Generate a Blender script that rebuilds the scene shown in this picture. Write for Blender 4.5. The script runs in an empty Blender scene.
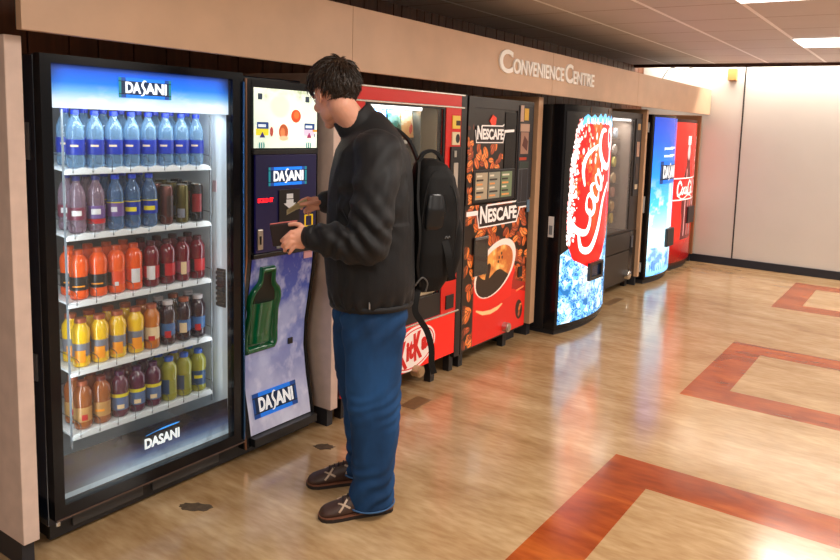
import bpy, bmesh, math, random
import numpy as np
from mathutils import Vector, Matrix, noise
PI = math.pi
random.seed(7)
SC = bpy.context.scene
COL = SC.collection

# ------------------------------------------------------------------ camera
PITCH, ROLL, YAW, FPX, CX, CY, CAMZ = -0.1147, .0395, .5463, 711.37, 503.33, 208.54, 1.6
_fw = np.array([math.cos(PITCH)*math.cos(YAW), math.cos(PITCH)*math.sin(YAW), math.sin(PITCH)])
_r = np.cross(_fw, [0, 0, 1]); _r /= np.linalg.norm(_r); _u = np.cross(_r, _fw)
_c, _s = math.cos(ROLL), math.sin(ROLL)
_r, _u = _c*_r + _s*_u, -_s*_r + _c*_u
cam_d = bpy.data.cameras.new('camera'); cam = bpy.data.objects.new('camera', cam_d); COL.objects.link(cam)
m = Matrix(((_r[0], _u[0], -_fw[0], 0), (_r[1], _u[1], -_fw[1], 0), (_r[2], _u[2], -_fw[2], CAMZ), (0, 0, 0, 1)))
cam.matrix_world = m
cam_d.sensor_fit = 'HORIZONTAL'; cam_d.sensor_width = 36; cam_d.lens = FPX/840*36
cam_d.shift_x = (420-CX)/840; cam_d.shift_y = (CY-280)/840
cam_d.clip_start = .05; cam_d.clip_end = 60
SC.camera = cam
# ------------------------------------------------------------------ light
SC.view_settings.view_transform = 'Standard'; SC.view_settings.look = 'None'
SC.view_settings.gamma = 1; SC.view_settings.use_curve_mapping = False
SC.view_settings.exposure = 0.0
world = bpy.data.worlds.new('world'); SC.world = world; world.use_nodes = True
bg = world.node_tree.nodes['Background']; bg.inputs[0].default_value = (1.0, .92, .84, 1); bg.inputs[1].default_value = .27

def area(name, loc, rot, sx, sy, power, color=(1, 1, 1), spread=PI):
    d = bpy.data.lights.new(name, 'AREA'); d.shape = 'RECTANGLE'; d.size = sx; d.size_y = sy
    d.energy = power; d.color = color; d.spread = spread
    o = bpy.data.objects.new(name, d); COL.objects.link(o); o.location = loc; o.rotation_euler = rot
    return o
LAMPS = [(x, y) for x in (-.77, 1.63, 4.03, 6.43) for y in (-.02, -3.02)]
LAMP_W = 31
for (x, y) in LAMPS:
    area('ceiling_lamp_light', (x+.3, y+.58, 2.405), (0, 0, 0), .56, 1.12, LAMP_W, (1, .93, .84))
area('cove_lamp_light', (8.73, .2, 2.62), (0, math.radians(-12), 0), .12, 6.0, 130, (1, .93, .84))

# ------------------------------------------------------------------ materials
def lin(c):
    return tuple((x/12.92 if x <= .04045 else ((x+.055)/1.055)**2.4) for x in c)
def rgb(r, g, b): return lin((r/255, g/255, b/255))
MATS = {}
def mat(name, col, rough=.5, metal=0, emit=0, coat=0, alpha=1, spec=None, noise_amt=0, nscale=20, stretch=(1, 1, 1), bump=0, emcol=None, trans=0):
    if name in MATS: return MATS[name]
    mt = bpy.data.materials.new(name); mt.use_nodes = True; nt = mt.node_tree; b = nt.nodes['Principled BSDF']
    c4 = (*col, 1)
    b.inputs['Base Color'].default_value = c4; b.inputs['Roughness'].default_value = rough
    b.inputs['Metallic'].default_value = metal; b.inputs['Coat Weight'].default_value = coat
    b.inputs['Alpha'].default_value = alpha; b.inputs['Transmission Weight'].default_value = trans
    if spec is not None: b.inputs['Specular IOR Level'].default_value = spec
    if emit:
        b.inputs['Emission Color'].default_value = (*(emcol or col), 1); b.inputs['Emission Strength'].default_value = emit
    if noise_amt or bump:
        tc = nt.nodes.new('ShaderNodeTexCoord'); mp = nt.nodes.new('ShaderNodeMapping'); mp.inputs['Scale'].default_value = stretch
        ns = nt.nodes.new('ShaderNodeTexNoise'); ns.inputs['Scale'].default_value = nscale; ns.inputs['Detail'].default_value = 5
        nt.links.new(tc.outputs['Object'], mp.inputs[0]); nt.links.new(mp.outputs[0], ns.inputs['Vector'])
        if noise_amt:
            rp = nt.nodes.new('ShaderNodeValToRGB')
            rp.color_ramp.elements[0].position = .3; rp.color_ramp.elements[1].position = .7
            rp.color_ramp.elements[0].color = (*[max(0, x*(1-noise_amt)) for x in col], 1)
            rp.color_ramp.elements[1].color = (*[min(1, x*(1+noise_amt)) for x in col], 1)
            nt.links.new(ns.outputs[0], rp.inputs[0]); nt.links.new(rp.outputs[0], b.inputs['Base Color'])
        if bump:
            bp = nt.nodes.new('ShaderNodeBump'); bp.inputs['Strength'].default_value = bump; bp.inputs['Distance'].default_value = .01
            nt.links.new(ns.outputs[0], bp.inputs['Height']); nt.links.new(bp.outputs[0], b.inputs['Normal'])
    MATS[name] = mt; return mt
def print_mat(name, emit=0, rough=.35, coat=0, base=1.0):
    if name in MATS: return MATS[name]
    mt = bpy.data.materials.new(name); mt.use_nodes = True; nt = mt.node_tree; b = nt.nodes['Principled BSDF']
    a = nt.nodes.new('ShaderNodeAttribute'); a.attribute_name = 'print'
    nt.links.new(a.outputs['Color'], b.inputs['Base Color'])
    b.inputs['Roughness'].default_value = rough; b.inputs['Coat Weight'].default_value = coat
    if emit:
        nt.links.new(a.outputs['Color'], b.inputs['Emission Color']); b.inputs['Emission Strength'].default_value = emit
    MATS[name] = mt; return mt
def glass_mat(name, tint=(1, 1, 1), refl=.08, rough=.03, haze=0):
    mt = bpy.data.materials.new(name); mt.use_nodes = True; nt = mt.node_tree; nt.nodes.clear()
    o = nt.nodes.new('ShaderNodeOutputMaterial'); t = nt.nodes.new('ShaderNodeBsdfTransparent'); g = nt.nodes.new('ShaderNodeBsdfGlossy')
    mx = nt.nodes.new('ShaderNodeMixShader'); lw = nt.nodes.new('ShaderNodeLayerWeight'); lw.inputs[0].default_value = .5
    t.inputs[0].default_value = (*tint, 1); g.inputs['Roughness'].default_value = rough
    pw = nt.nodes.new('ShaderNodeMath'); pw.operation = 'POWER'; pw.inputs[1].default_value = 4; nt.links.new(lw.outputs['Facing'], pw.inputs[0])
    ml = nt.nodes.new('ShaderNodeMath'); ml.operation = 'MULTIPLY_ADD'; ml.inputs[1].default_value = .6; ml.inputs[2].default_value = refl*.4; nt.links.new(pw.outputs[0], ml.inputs[0]); nt.links.new(ml.outputs[0], mx.inputs[0]); nt.links.new(t.outputs[0], mx.inputs[1]); nt.links.new(g.outputs[0], mx.inputs[2])
    last = mx
    if haze:
        d = nt.nodes.new('ShaderNodeBsdfDiffuse'); m2 = nt.nodes.new('ShaderNodeMixShader'); m2.inputs[0].default_value = haze
        nt.links.new(mx.outputs[0], m2.inputs[1]); nt.links.new(d.outputs[0], m2.inputs[2]); last = m2
    nt.links.new(last.outputs[0], o.inputs[0]); MATS[name] = mt; return mt

BLACK = mat('black_plastic', (.012, .012, .014), .35)
GLOSSBLACK = mat('gloss_black', (.006, .006, .008), .16, spec=.35)
DARKBLUE = mat('dark_blue_gloss', (.008, .014, .035), .15, coat=.5)
DKBROWN = mat('dark_brown_metal', (.035, .028, .024), .3)
CHROME = mat('chrome', (.7, .68, .65), .22, 1)
STEEL = mat('brushed_steel', (.55, .52, .48), .35, 1)
WHITE = mat('white_plastic', (.8, .8, .8), .4)
WHITELIT = mat('white_letter', (.9, .9, .88), .5, emit=.25)
RED = mat('red_enamel', rgb(225, 22, 12), .3, coat=.2)
REDLIT = mat('red_sign', rgb(235, 25, 12), .3, emit=.35, coat=.2)
TAN = mat('tan_laminate', rgb(208, 166, 130), .45, noise_amt=.05, nscale=9)
PINKTAN = mat('speckled_laminate', rgb(226, 200, 186), .45, noise_amt=.08, nscale=14)
PLINTH = mat('plinth_rubber', (.022, .022, .028), .5)
GLASS = glass_mat('clear_glass', (.97, .99, 1), .05)
DKGLASS = glass_mat('dark_glass', (.42, .40, .40), .25)

# ------------------------------------------------------------------ helpers
ROOT = {}
def tag(o, label=None, cat=None, group=None, kind=None):
    if label: o['label'] = label
    if cat: o['category'] = cat
    if group: o['group'] = group
    if kind: o['kind'] = kind
    return o
def thing(name, loc, label, cat, group=None):
    o = bpy.data.objects.new(name, None); COL.objects.link(o); o.location = loc; o.empty_display_size = .1
    ROOT[o.name] = Vector(loc); return tag(o, label, cat, group)
def link_mesh(name, me, mats, parent=None, base=None, smooth=False):
    if not isinstance(mats, (list, tuple)): mats = [mats]
    for x in mats: me.materials.append(x)
    if smooth:
        me.polygons.foreach_set('use_smooth', [True]*len(me.polygons))
        if smooth != 'all':
            try: me.set_sharp_from_angle(angle=math.radians(40))
            except Exception: pass
    o = bpy.data.objects.new(name, me); COL.objects.link(o)
    w = ROOT[parent.name] if parent else (Vector(base) if base else Vector((0, 0, 0)))
    me.transform(Matrix.Translation(-w))
    if parent: o.parent = parent
    else: o.location = w
    ROOT[o.name] = w
    return o
def obj(name, bm, mats, parent=None, base=None, smooth=False):
    bmesh.ops.recalc_face_normals(bm, faces=bm.faces[:])
    me = bpy.data.meshes.new(name); bm.to_mesh(me); bm.free()
    return link_mesh(name, me, mats, parent, base, smooth)
def NB(): return bmesh.new()
def box(bm, x0, x1, y0, y1, z0, z1, bev=0, mi=0):
    c = ((x0+x1)/2, (y0+y1)/2, (z0+z1)/2)
    t = bmesh.new()
    bmesh.ops.create_cube(t, size=1, matrix=Matrix.Translation(c) @ Matrix.Diagonal((abs(x1-x0), abs(y1-y0), abs(z1-z0), 1)))
    if bev: bmesh.ops.bevel(t, geom=t.edges[:], offset=bev, segments=2, affect='EDGES', profile=.5)
    for f in t.faces: f.material_index = mi
    merge(bm, t); return bm
def merge(bm, t, M=None):
    me = bpy.data.meshes.new('tmp'); t.to_mesh(me); t.free()
    if M is not None: me.transform(M)
    bm.from_mesh(me); bpy.data.meshes.remove(me)
def cyl(bm, p0, p1, r0, r1=None, seg=20, mi=0):
    r1 = r0 if r1 is None else r1; p0, p1 = Vector(p0), Vector(p1); d = p1-p0
    t = bmesh.new(); bmesh.ops.create_cone(t, cap_ends=True, segments=seg, radius1=r0, radius2=r1, depth=d.length)
    for f in t.faces: f.material_index = mi
    merge(bm, t, Matrix.Translation((p0+p1)/2) @ d.to_track_quat('Z', 'Y').to_matrix().to_4x4())
def ell(bm, c, r, rot=None, seg=20):
    t = bmesh.new(); bmesh.ops.create_uvsphere(t, u_segments=seg, v_segments=max(8, seg//2+2), radius=1)
    M = Matrix.Translation(c)
    if rot is not None: M = M @ rot.to_4x4()
    if not hasattr(r, '__len__'): r = (r, r, r)
    merge(bm, t, M @ Matrix.Diagonal((*r, 1)))
def caps(bm, p0, p1, r0, r1, seg=16):
    cyl(bm, p0, p1, r0, r1, seg); ell(bm, p0, r0, seg=seg); ell(bm, p1, r1, seg=seg)
def lathe(bm, prof, seg=20, mi=None, z=0):
    rings = []
    for i, (r, zz) in enumerate(prof):
        rings.append([bm.verts.new((r*math.cos(2*PI*k/seg), r*math.sin(2*PI*k/seg), zz+z)) for k in range(seg)])
    for i in range(len(rings)-1):
        for k in range(seg):
            f = bm.faces.new((rings[i][k], rings[i][(k+1) % seg], rings[i+1][(k+1) % seg], rings[i+1][k]))
            if mi: f.material_index = mi[i]
    if prof[0][0] > 1e-5: bm.faces.new(rings[0][::-1])
    if prof[-1][0] > 1e-5: bm.faces.new(rings[-1])
def tube(bm, pts, r, seg=8):
    pts = [Vector(p) for p in pts]; rings = []
    for i, p in enumerate(pts):
        d = (pts[min(i+1, len(pts)-1)]-pts[max(i-1, 0)]).normalized()
        q = d.to_track_quat('Z', 'Y'); rr = r[i] if hasattr(r, '__len__') else r
        rings.append([bm.verts.new(p + q @ Vector((rr*math.cos(2*PI*k/seg), rr*math.sin(2*PI*k/seg), 0))) for k in range(seg)])
    for i in range(len(rings)-1):
        for k in range(seg): bm.faces.new((rings[i][k], rings[i][(k+1) % seg], rings[i+1][(k+1) % seg], rings[i+1][k]))
    bm.faces.new(rings[0][::-1]); bm.faces.new(rings[-1])
def ribbon(bm, pts, width_dir, w, t=.003):
    """strap: rectangular section swept along pts"""
    pts = [Vector(p) for p in pts]; rings = []
    for i, p in enumerate(pts):
        d = (pts[min(i+1, len(pts)-1)]-pts[max(i-1, 0)]).normalized()
        wd = Vector(width_dir[i] if isinstance(width_dir, list) else width_dir); wd = (wd - d*wd.dot(d)).normalized(); n = d.cross(wd)
        rings.append([bm.verts.new(p+wd*a*w/2+n*b*t/2) for a, b in ((-1, -1), (1, -1), (1, 1), (-1, 1))])
    for i in range(len(rings)-1):
        for k in range(4): bm.faces.new((rings[i][k], rings[i][(k+1) % 4], rings[i+1][(k+1) % 4], rings[i+1][k]))
    bm.faces.new(rings[0][::-1]); bm.faces.new(rings[-1])
def spline(pts, n=8):
    pts = [Vector(p) for p in pts]; out = []
    for i in range(len(pts)-1):
        p0, p1, p2, p3 = pts[max(i-1, 0)], pts[i], pts[i+1], pts[min(i+2, len(pts)-1)]
        for k in range(n):
            t = k/n; out.append(.5*((2*p1)+(p2-p0)*t+(2*p0-5*p1+4*p2-p3)*t*t+(3*p1-p0-3*p2+p3)*t**3))
    out.append(pts[-1]); return out
def extrude_poly(bm, pts, z0, z1, mi=0):
    """pts in xy"""
    a = [bm.verts.new((x, y, z0)) for x, y in pts]; b = [bm.verts.new((x, y, z1)) for x, y in pts]
    n = len(pts); fs = [bm.faces.new(a[::-1]), bm.faces.new(b)]
    for i in range(n): fs.append(bm.faces.new((a[i], a[(i+1) % n], b[(i+1) % n], b[i])))
    for f in fs: f.material_index = mi
def plate(bm, pts, y, t=.004, surf=None):
    """outline in xz standing at y (towards -y by t)"""
    fy = (lambda x, z: surf(x, z)) if surf else (lambda x, z: y)
    a = [bm.verts.new((x, fy(x, z)-t, z)) for x, z in pts]; b = [bm.verts.new((x, fy(x, z), z)) for x, z in pts]
    n = len(pts); bm.faces.new(a); bm.faces.new(b[::-1])
    for i in range(n): bm.faces.new((a[i], a[(i+1) % n], b[(i+1) % n], b[i]))
def ring_pts(cx, cz, rx, rz, rot=0, n=40):
    return [(cx+rx*math.cos(t)*math.cos(rot)-rz*math.sin(t)*math.sin(rot), cz+rx*math.cos(t)*math.sin(rot)+rz*math.sin(t)*math.cos(rot)) for t in [2*PI*k/n for k in range(n)]]
def text_mesh(s, bold=.0, shear=0, spacing=1.0):
    cu = bpy.data.curves.new('txt', 'FONT'); cu.body = s; cu.offset = bold; cu.shear = shear; cu.space_character = spacing; cu.extrude = .5; cu.resolution_u = 4
    o = bpy.data.objects.new('txt', cu); COL.objects.link(o)
    dg = bpy.context.evaluated_depsgraph_get(); me = bpy.data.meshes.new_from_object(o.evaluated_get(dg))
    bpy.data.objects.remove(o); bpy.data.curves.remove(cu)
    co = np.empty(len(me.vertices)*3); me.vertices.foreach_get('co', co); co = co.reshape(-1, 3)
    mn, mx = co.min(0), co.max(0); co = (co-mn)/(mx-mn); me.vertices.foreach_set('co', co.ravel()); return me
def text(name, s, fn, mt, parent, bold=.01, shear=0, spacing=1.0, **kw):
    """fn maps u,v in 0..1 and depth w 0..1 to the world"""
    me = text_mesh(s, bold, shear, spacing)
    for v in me.vertices: v.co = fn(v.co.x, v.co.y, v.co.z)
    me.update(); o = link_mesh(name, me, mt, parent, **kw); return o
def flat(x0, x1, z0, z1, y, t=.004, rot=0, dz=0):
    def f(u, v, w):
        x, z = (u-.5)*(x1-x0), (v-.5)*(z1-z0)
        return Vector(((x0+x1)/2+x*math.cos(rot)-z*math.sin(rot), y-w*t, (z0+z1)/2+x*math.sin(rot)+z*math.cos(rot)+dz*u))
    return f

# printed artwork: painted on a numpy canvas and stored as face colours of a fine mesh
class Canvas:
    def __init__(s, w, h, nx, ny, bgc=(0, 0, 0)):
        s.w, s.h, s.nx, s.ny = w, h, nx, ny
        u = (np.arange(nx)+.5)/nx*w; v = (np.arange(ny)+.5)/ny*h
        s.U, s.V = np.meshgrid(u, v); s.c = np.zeros((ny, nx, 3)); s.c[:] = rgb(*bgc)
        s.rs = np.random.RandomState(3)
    def mask(s, m, col, a=1.0):
        m = np.clip(m, 0, 1)[..., None]*a; col = np.array(rgb(*col)) if not isinstance(col, np.ndarray) else col
        s.c = s.c*(1-m)+col*m
    def ell(s, cx, cy, rx, ry, col, rot=0, a=1.0, soft=.15):
        x, y = s.U-cx, s.V-cy; c, n = math.cos(rot), math.sin(rot); X, Y = (x*c+y*n)/rx, (-x*n+y*c)/ry
        s.mask((1-(X*X+Y*Y))/soft+.5 if soft else (X*X+Y*Y < 1).astype(float), col, a)
    def poly(s, pts, col, a=1.0):
        s.mask(s.inside(pts).astype(float), col, a)
    def inside(s, pts):
        m = np.zeros(s.U.shape, bool); n = len(pts)
        for i in range(n):
            (x0, y0), (x1, y1) = pts[i], pts[(i+1) % n]
            if y0 == y1: continue
            cnd = ((y0 > s.V) != (y1 > s.V)) & (s.U < (x1-x0)*(s.V-y0)/(y1-y0)+x0)
            m ^= cnd
        return m
    def stroke(s, pts, w, col, a=1.0, clip=None):
        d = np.full(s.U.shape, 9.)
        for i in range(len(pts)-1):
            (x0, y0), (x1, y1) = pts[i][:2], pts[i+1][:2]; dx, dy = x1-x0, y1-y0; L = dx*dx+dy*dy+1e-12
            t = np.clip(((s.U-x0)*dx+(s.V-y0)*dy)/L, 0, 1)
            ww = w if not hasattr(w, '__len__') else w[i]+(w[i+1]-w[i])*t
            d = np.minimum(d, np.hypot(s.U-x0-t*dx, s.V-y0-t*dy)-ww/2)
        m = np.clip(.5-d/(s.w/s.nx), 0, 1)
        if clip is not None: m = m*clip
        s.mask(m, col, a)
    def noise(s, scale, oct=4, sx=1, sy=1, seed=0):
        rs = np.random.RandomState(seed); out = np.zeros(s.U.shape); amp, tot = 1., 0
        for o in range(oct):
            g = rs.rand(64, 64); x = s.U*scale*sx*2**o; y = s.V*scale*sy*2**o
            xi, yi = np.floor(x).astype(int), np.floor(y).astype(int); fx, fy = x-xi, y-yi; fx = fx*fx*(3-2*fx); fy = fy*fy*(3-2*fy)
            G = lambda a, b: g[a % 64, b % 64]
            out += amp*((G(xi, yi)*(1-fx)+G(xi+1, yi)*fx)*(1-fy)+(G(xi, yi+1)*(1-fx)+G(xi+1, yi+1)*fx)*fy); tot += amp; amp *= .55
        return out/tot
    def vgrad(s, stops):
        v = s.V/s.h; P = [a for a, _ in stops]; Cc = np.array([rgb(*c) for _, c in stops])
        s.c = np.stack([np.interp(v, P, Cc[:, k]) for k in range(3)], -1)
    def build(s, name, fn, mt, parent, **kw):
        nx, ny = s.nx, s.ny
        u = np.arange(nx+1)/nx*s.w; v = np.arange(ny+1)/ny*s.h
        verts = [fn(a, b) for b in v for a in u]
        i = np.arange(nx*ny); r, c = i//nx, i % nx; a = r*(nx+1)+c
        faces = np.stack([a, a+1, a+nx+2, a+nx+1], 1)
        me = bpy.data.meshes.new(name); me.from_pydata(verts, [], faces.tolist())
        at = me.color_attributes.new('print', 'FLOAT_COLOR', 'CORNER')
        cc = np.ones((nx*ny, 4, 4)); cc[:, :, :3] = np.clip(s.c, 0, 1).reshape(-1, 1, 3); at.data.foreach_set('color', cc.ravel())
        me.update(); return link_mesh(name, me, mt, parent, **kw)
def FL(x0, z0, y): return lambda u, v: (x0+u, y, z0+v)

# ------------------------------------------------------------------ structure
def floor_mat():
    mt = bpy.data.materials.new('vinyl_floor'); mt.use_nodes = True; nt = mt.node_tree; b = nt.nodes['Principled BSDF']
    g = nt.nodes.new('ShaderNodeNewGeometry')
    def nz(scale, stretch, rot, det=6, dist=0):
        mp = nt.nodes.new('ShaderNodeMapping'); mp.inputs['Scale'].default_value = stretch; mp.inputs['Rotation'].default_value = (0, 0, rot)
        n = nt.nodes.new('ShaderNodeTexNoise'); n.inputs['Scale'].default_value = scale; n.inputs['Detail'].default_value = det; n.inputs['Distortion'].default_value = dist
        nt.links.new(g.outputs['Position'], mp.inputs[0]); nt.links.new(mp.outputs[0], n.inputs['Vector']); return n
    def ramp(n, st):
        r = nt.nodes.new('ShaderNodeValToRGB'); e = r.color_ramp.elements
        e[0].position, e[0].color = st[0][0], (*rgb(*st[0][1]), 1); e[1].position, e[1].color = st[-1][0], (*rgb(*st[-1][1]), 1)
        for p, c in st[1:-1]:
            x = e.new(p); x.color = (*rgb(*c), 1)
        nt.links.new(n.outputs[0], r.inputs[0]); return r
    n1 = nz(1.6, (3.4, .9, 1), .25, 8, .8)
    r1 = ramp(n1, [(.25, (166, 132, 92)), (.45, (186, 153, 111)), (.58, (196, 165, 124)), (.75, (212, 184, 144))])
    n2 = nz(14, (3, .7, 1), .2, 5)
    r2 = ramp(n2, [(.35, (226, 216, 204)), (.65, (255, 255, 255))])
    mx = nt.nodes.new('ShaderNodeMix'); mx.data_type = 'RGBA'; mx.blend_type = 'MULTIPLY'; mx.inputs[0].default_value = .8
    nt.links.new(r1.outputs[0], mx.inputs[6]); nt.links.new(r2.outputs[0], mx.inputs[7])
    nt.links.new(mx.outputs[2], b.inputs['Base Color'])
    n3 = nz(5, (1, 1, 1), 0); mr = nt.nodes.new('ShaderNodeMapRange'); mr.inputs['To Min'].default_value = .09; mr.inputs['To Max'].default_value = .24
    nt.links.new(n3.outputs[0], mr.inputs[0]); nt.links.new(mr.outputs[0], b.inputs['Roughness'])
    b.inputs['Specular IOR Level'].default_value = .75; b.inputs['Coat Weight'].default_value = .22; b.inputs['Coat Roughness'].default_value = .14
    nb = nz(40, (1, 1, 1), 0, 3); bp = nt.nodes.new('ShaderNodeBump'); bp.inputs['Strength'].default_value = .04; bp.inputs['Distance'].default_value = .01
    nt.links.new(nb.outputs[0], bp.inputs['Height']); nt.links.new(bp.outputs[0], b.inputs['Normal'])
    # red version
    m2 = mt.copy(); m2.name = 'vinyl_floor_red'; nt2 = m2.node_tree
    rr = [n for n in nt2.nodes if n.type == 'VALTORGB'][0]; e = rr.color_ramp.elements
    for x, c in zip(e, [(122, 46, 14), (160, 70, 26), (180, 86, 34), (206, 112, 42)]): x.color = (*rgb(*c), 1)
    return mt, m2
FLOOR, FLOORRED = floor_mat()
Y0, TT = 1.239, .246
SQ = [(1.45, 3.2147), (4.221, 5.598), (6.997, 8.374)]
YB = -1.25
bm = NB()
xs = sorted({-1.6, 8.9, *[v for a, b in SQ for v in (a, a+TT, b-TT, b)]}); ys = sorted({-5.5, 3.4, Y0, Y0-TT, YB, YB+TT})
for i in range(len(xs)-1):
    for j in range(len(ys)-1):
        x, y = (xs[i]+xs[i+1])/2, (ys[j]+ys[j+1])/2
        red = any(a < x < b and YB < y < Y0 and not (a+TT < x < b-TT and YB+TT < y < Y0-TT) for a, b in SQ)
        box(bm, xs[i], xs[i+1], ys[j], ys[j+1], -.06, 0, mi=1 if red else 0)
tag(obj('floor', bm, [FLOOR, FLOORRED]), kind='structure')

def ceil_mat():
    mt = bpy.data.materials.new('ceiling_tile'); mt.use_nodes = True; nt = mt.node_tree; b = nt.nodes['Principled BSDF']
    g = nt.nodes.new('ShaderNodeNewGeometry'); sp = nt.nodes.new('ShaderNodeSeparateXYZ'); nt.links.new(g.outputs['Position'], sp.inputs[0])
    def m(op, a, bb=None, **k):
        n = nt.nodes.new('ShaderNodeMath'); n.operation = op
        for i, v in enumerate((a, bb)):
            if v is None: continue
            if isinstance(v, (int, float)): n.inputs[i].default_value = v
            else: nt.links.new(v, n.inputs[i])
        return n.outputs[0]
    def line(ax, off, w):
        t = m('FRACT', m('DIVIDE', m('ADD', sp.outputs[ax], off+60), .6))
        return m('LESS_THAN', m('ABSOLUTE', m('SUBTRACT', t, .5)), w/.6/2)
    lx = line(1, .3-1.1535, .03)   # bars running along x, whitened for the wall light they catch
    ly = line(0, .3-4.683, .012)
    ns = nt.nodes.new('ShaderNodeTexNoise'); ns.inputs['Scale'].default_value = 3; nt.links.new(g.outputs['Position'], ns.inputs['Vector'])
    rp = nt.nodes.new('ShaderNodeValToRGB'); rp.color_ramp.elements[0].color = (*rgb(200, 194, 192), 1); rp.color_ramp.elements[1].color = (*rgb(210, 204, 202), 1)
    nt.links.new(ns.outputs[0], rp.inputs[0])
    def mix(f, a, col):
        x = nt.nodes.new('ShaderNodeMix'); x.data_type = 'RGBA'; nt.links.new(f, x.inputs[0]); nt.links.new(a, x.inputs[6]); x.inputs[7].default_value = (*rgb(*col), 1); return x.outputs[2]
    c = mix(ly, rp.outputs[0], (150, 128, 114)); c = mix(lx, c, (255, 255, 255))
    nt.links.new(c, b.inputs['Base Color']); b.inputs['Roughness'].default_value = .6
    return mt
bm = NB(); box(bm, -1.6, 8.55, -5.5, 3.4, 2.43, 2.5)
tag(obj('ceiling', bm, ceil_mat()), kind='structure')
bm = NB(); box(bm, 8.53, 8.57, -5.5, 3.4, 2.395, 2.9)
tag(obj('trim_1', bm, mat('beam_brown', rgb(74, 44, 32), .5)), kind='structure')
bm = NB(); box(bm, 8.57, 8.9, -5.5, 3.4, 2.86, 2.9)
tag(obj('trim_2', bm, mat('cove_top', (.6, .55, .5), .6)), kind='structure')
bm = NB(); box(bm, 8.888, 8.98, -5.5, 3.4, 0, 2.9)
tag(obj('wall_right', bm, mat('wall_panel', rgb(204, 198, 188), .42, noise_amt=.02, nscale=3)), kind='structure')
bm = NB()
for y in (2.077, -.36, -2.8): box(bm, 8.883, 8.889, y-.008, y+.008, .097, 2.86)
tag(obj('trim_3', bm, mat('seam_dark', (.03, .025, .02), .6)), kind='structure')
bm = NB(); box(bm, 8.868, 8.889, -5.5, 3.36, 0, .097, .003)
tag(obj('baseboard_right', bm, mat('baseboard_black', (.012, .014, .022), .35)), kind='structure')
def wood_mat():
    mt = mat('wood_planks', rgb(96, 52, 26), .5, noise_amt=.35, nscale=6, stretch=(6, 6, .5))
    nt = mt.node_tree; g = nt.nodes.new('ShaderNodeNewGeometry'); sp = nt.nodes.new('ShaderNodeSeparateXYZ'); nt.links.new(g.outputs['Position'], sp.inputs[0])
    return mt
bm = NB(); x = -.6; rnd = random.Random(2)
while x < 8.88:
    w = rnd.choice((.09, .13, .17)); x1 = min(x+w, 8.885)
    box(bm, x+.004, x1-.004, 3.36, 3.38, 0, 2.43, .002); x = x1
box(bm, -.6, 8.885, 3.38, 3.4, 0, 2.43)
tag(obj('wall_back', bm, wood_mat()), kind='structure')

# fascia board with letters
t = thing('sign_fascia', (1.14, 2.467, 1.84), 'long tan laminate fascia board with raised white letters running above the machines', 'fascia')
bm = NB()
joints = [1.135, 2.597, 4.678, 6.4, 8.87]
for a, b in zip(joints[:-1], joints[1:]): box(bm, a+.0012, b-.0012, 2.467, 2.50, 1.842, 2.146, .001)
obj('board', bm, mat('fascia_laminate', rgb(208, 170, 138), .42, noise_amt=.07, nscale=5), t)
bm = NB(); box(bm, 1.15, 8.87, 2.505, 2.535, 1.855, 2.12); obj('backing_rail', bm, BLACK, t)
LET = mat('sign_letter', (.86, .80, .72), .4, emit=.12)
def conv(name, s, x0, x1, z0, z1, b=.012): text(name, s, flat(x0, x1, z0, z1, 2.4665, .012), LET, t, bold=b)
conv('letter', 'C', 3.925, 4.09, 1.947, 2.098, .022); conv('lettering', 'ONVENIENCE', 4.10, 4.838, 1.952, 2.052, .02)
conv('letter', 'C', 4.862, 4.99, 1.947, 2.09, .022); conv('lettering', 'ENTRE', 5.0, 5.385, 1.947, 2.045, .02)

# partition panels
def panel(x0, x1, y0, lab, mt=PINKTAN, ztop=1.83):
    t = thing('partition_panel', ((x0+x1)/2, y0, 0), lab, 'partition')
    bm = NB(); box(bm, x0, x1, y0, 3.34, .095, ztop, .003); obj('board', bm, mt, t)
    bm = NB(); box(bm, x0+.006, x1-.006, y0+.03, 3.34, 0, .095); obj('plinth', bm, PLINTH, t)
panel(1.13, 1.182, 2.57, 'speckled beige end panel on a dark plinth left of the drinks cooler')
panel(2.592, 2.642, 2.58, 'speckled beige partition between the bottled water machine and the red snack machine')
panel(4.695, 4.765, 2.58, 'tan partition between the coffee machine and the can drinks machine', TAN)
panel(6.985, 7.03, 2.58, 'thin tan partition between the dark snack machine and the blue drinks machine', TAN)
panel(8.825, 8.866, 2.56, 'brown end partition beside the far red drinks machine at the far wall', mat('brown_laminate', rgb(150, 100, 66), .4))

# ceiling light fixtures
LREG = ['over the machines end nearest the far wall']
for (x, y) in LAMPS:
    if (x, y) in ((6.43, -.02), (4.03, -.02)):
        lab = 'lit rectangular ceiling panel light near the far wall' if x > 5 else 'lit rectangular ceiling panel light at the top edge of the view'
    else: lab = 'lit rectangular ceiling panel light in the row of the hall behind the viewer'
    t = thing('ceiling_light', (x+.3, y+.58, 2.43), lab, 'ceiling light', 'ceiling panel lights')
    bm = NB(); box(bm, x+.012, x+.588, y+.0, y+1.17, 2.424, 2.43)
    obj('frame', bm, WHITE, t)
    bm = NB(); box(bm, x+.02, x+.58, y+.01, y+1.16, 2.415, 2.424); obj('diffuser', bm, mat('lamp_diffuser', (1, .95, .88), .5, emit=3.5), t)
t = thing('cove_light', (8.73, .2, 2.65), 'long strip light hidden in the slot above the far wall', 'strip light')
bm = NB(); box(bm, 8.68, 8.78, -5, 3.3, 2.66, 2.72); obj('housing', bm, WHITE, t)
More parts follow.
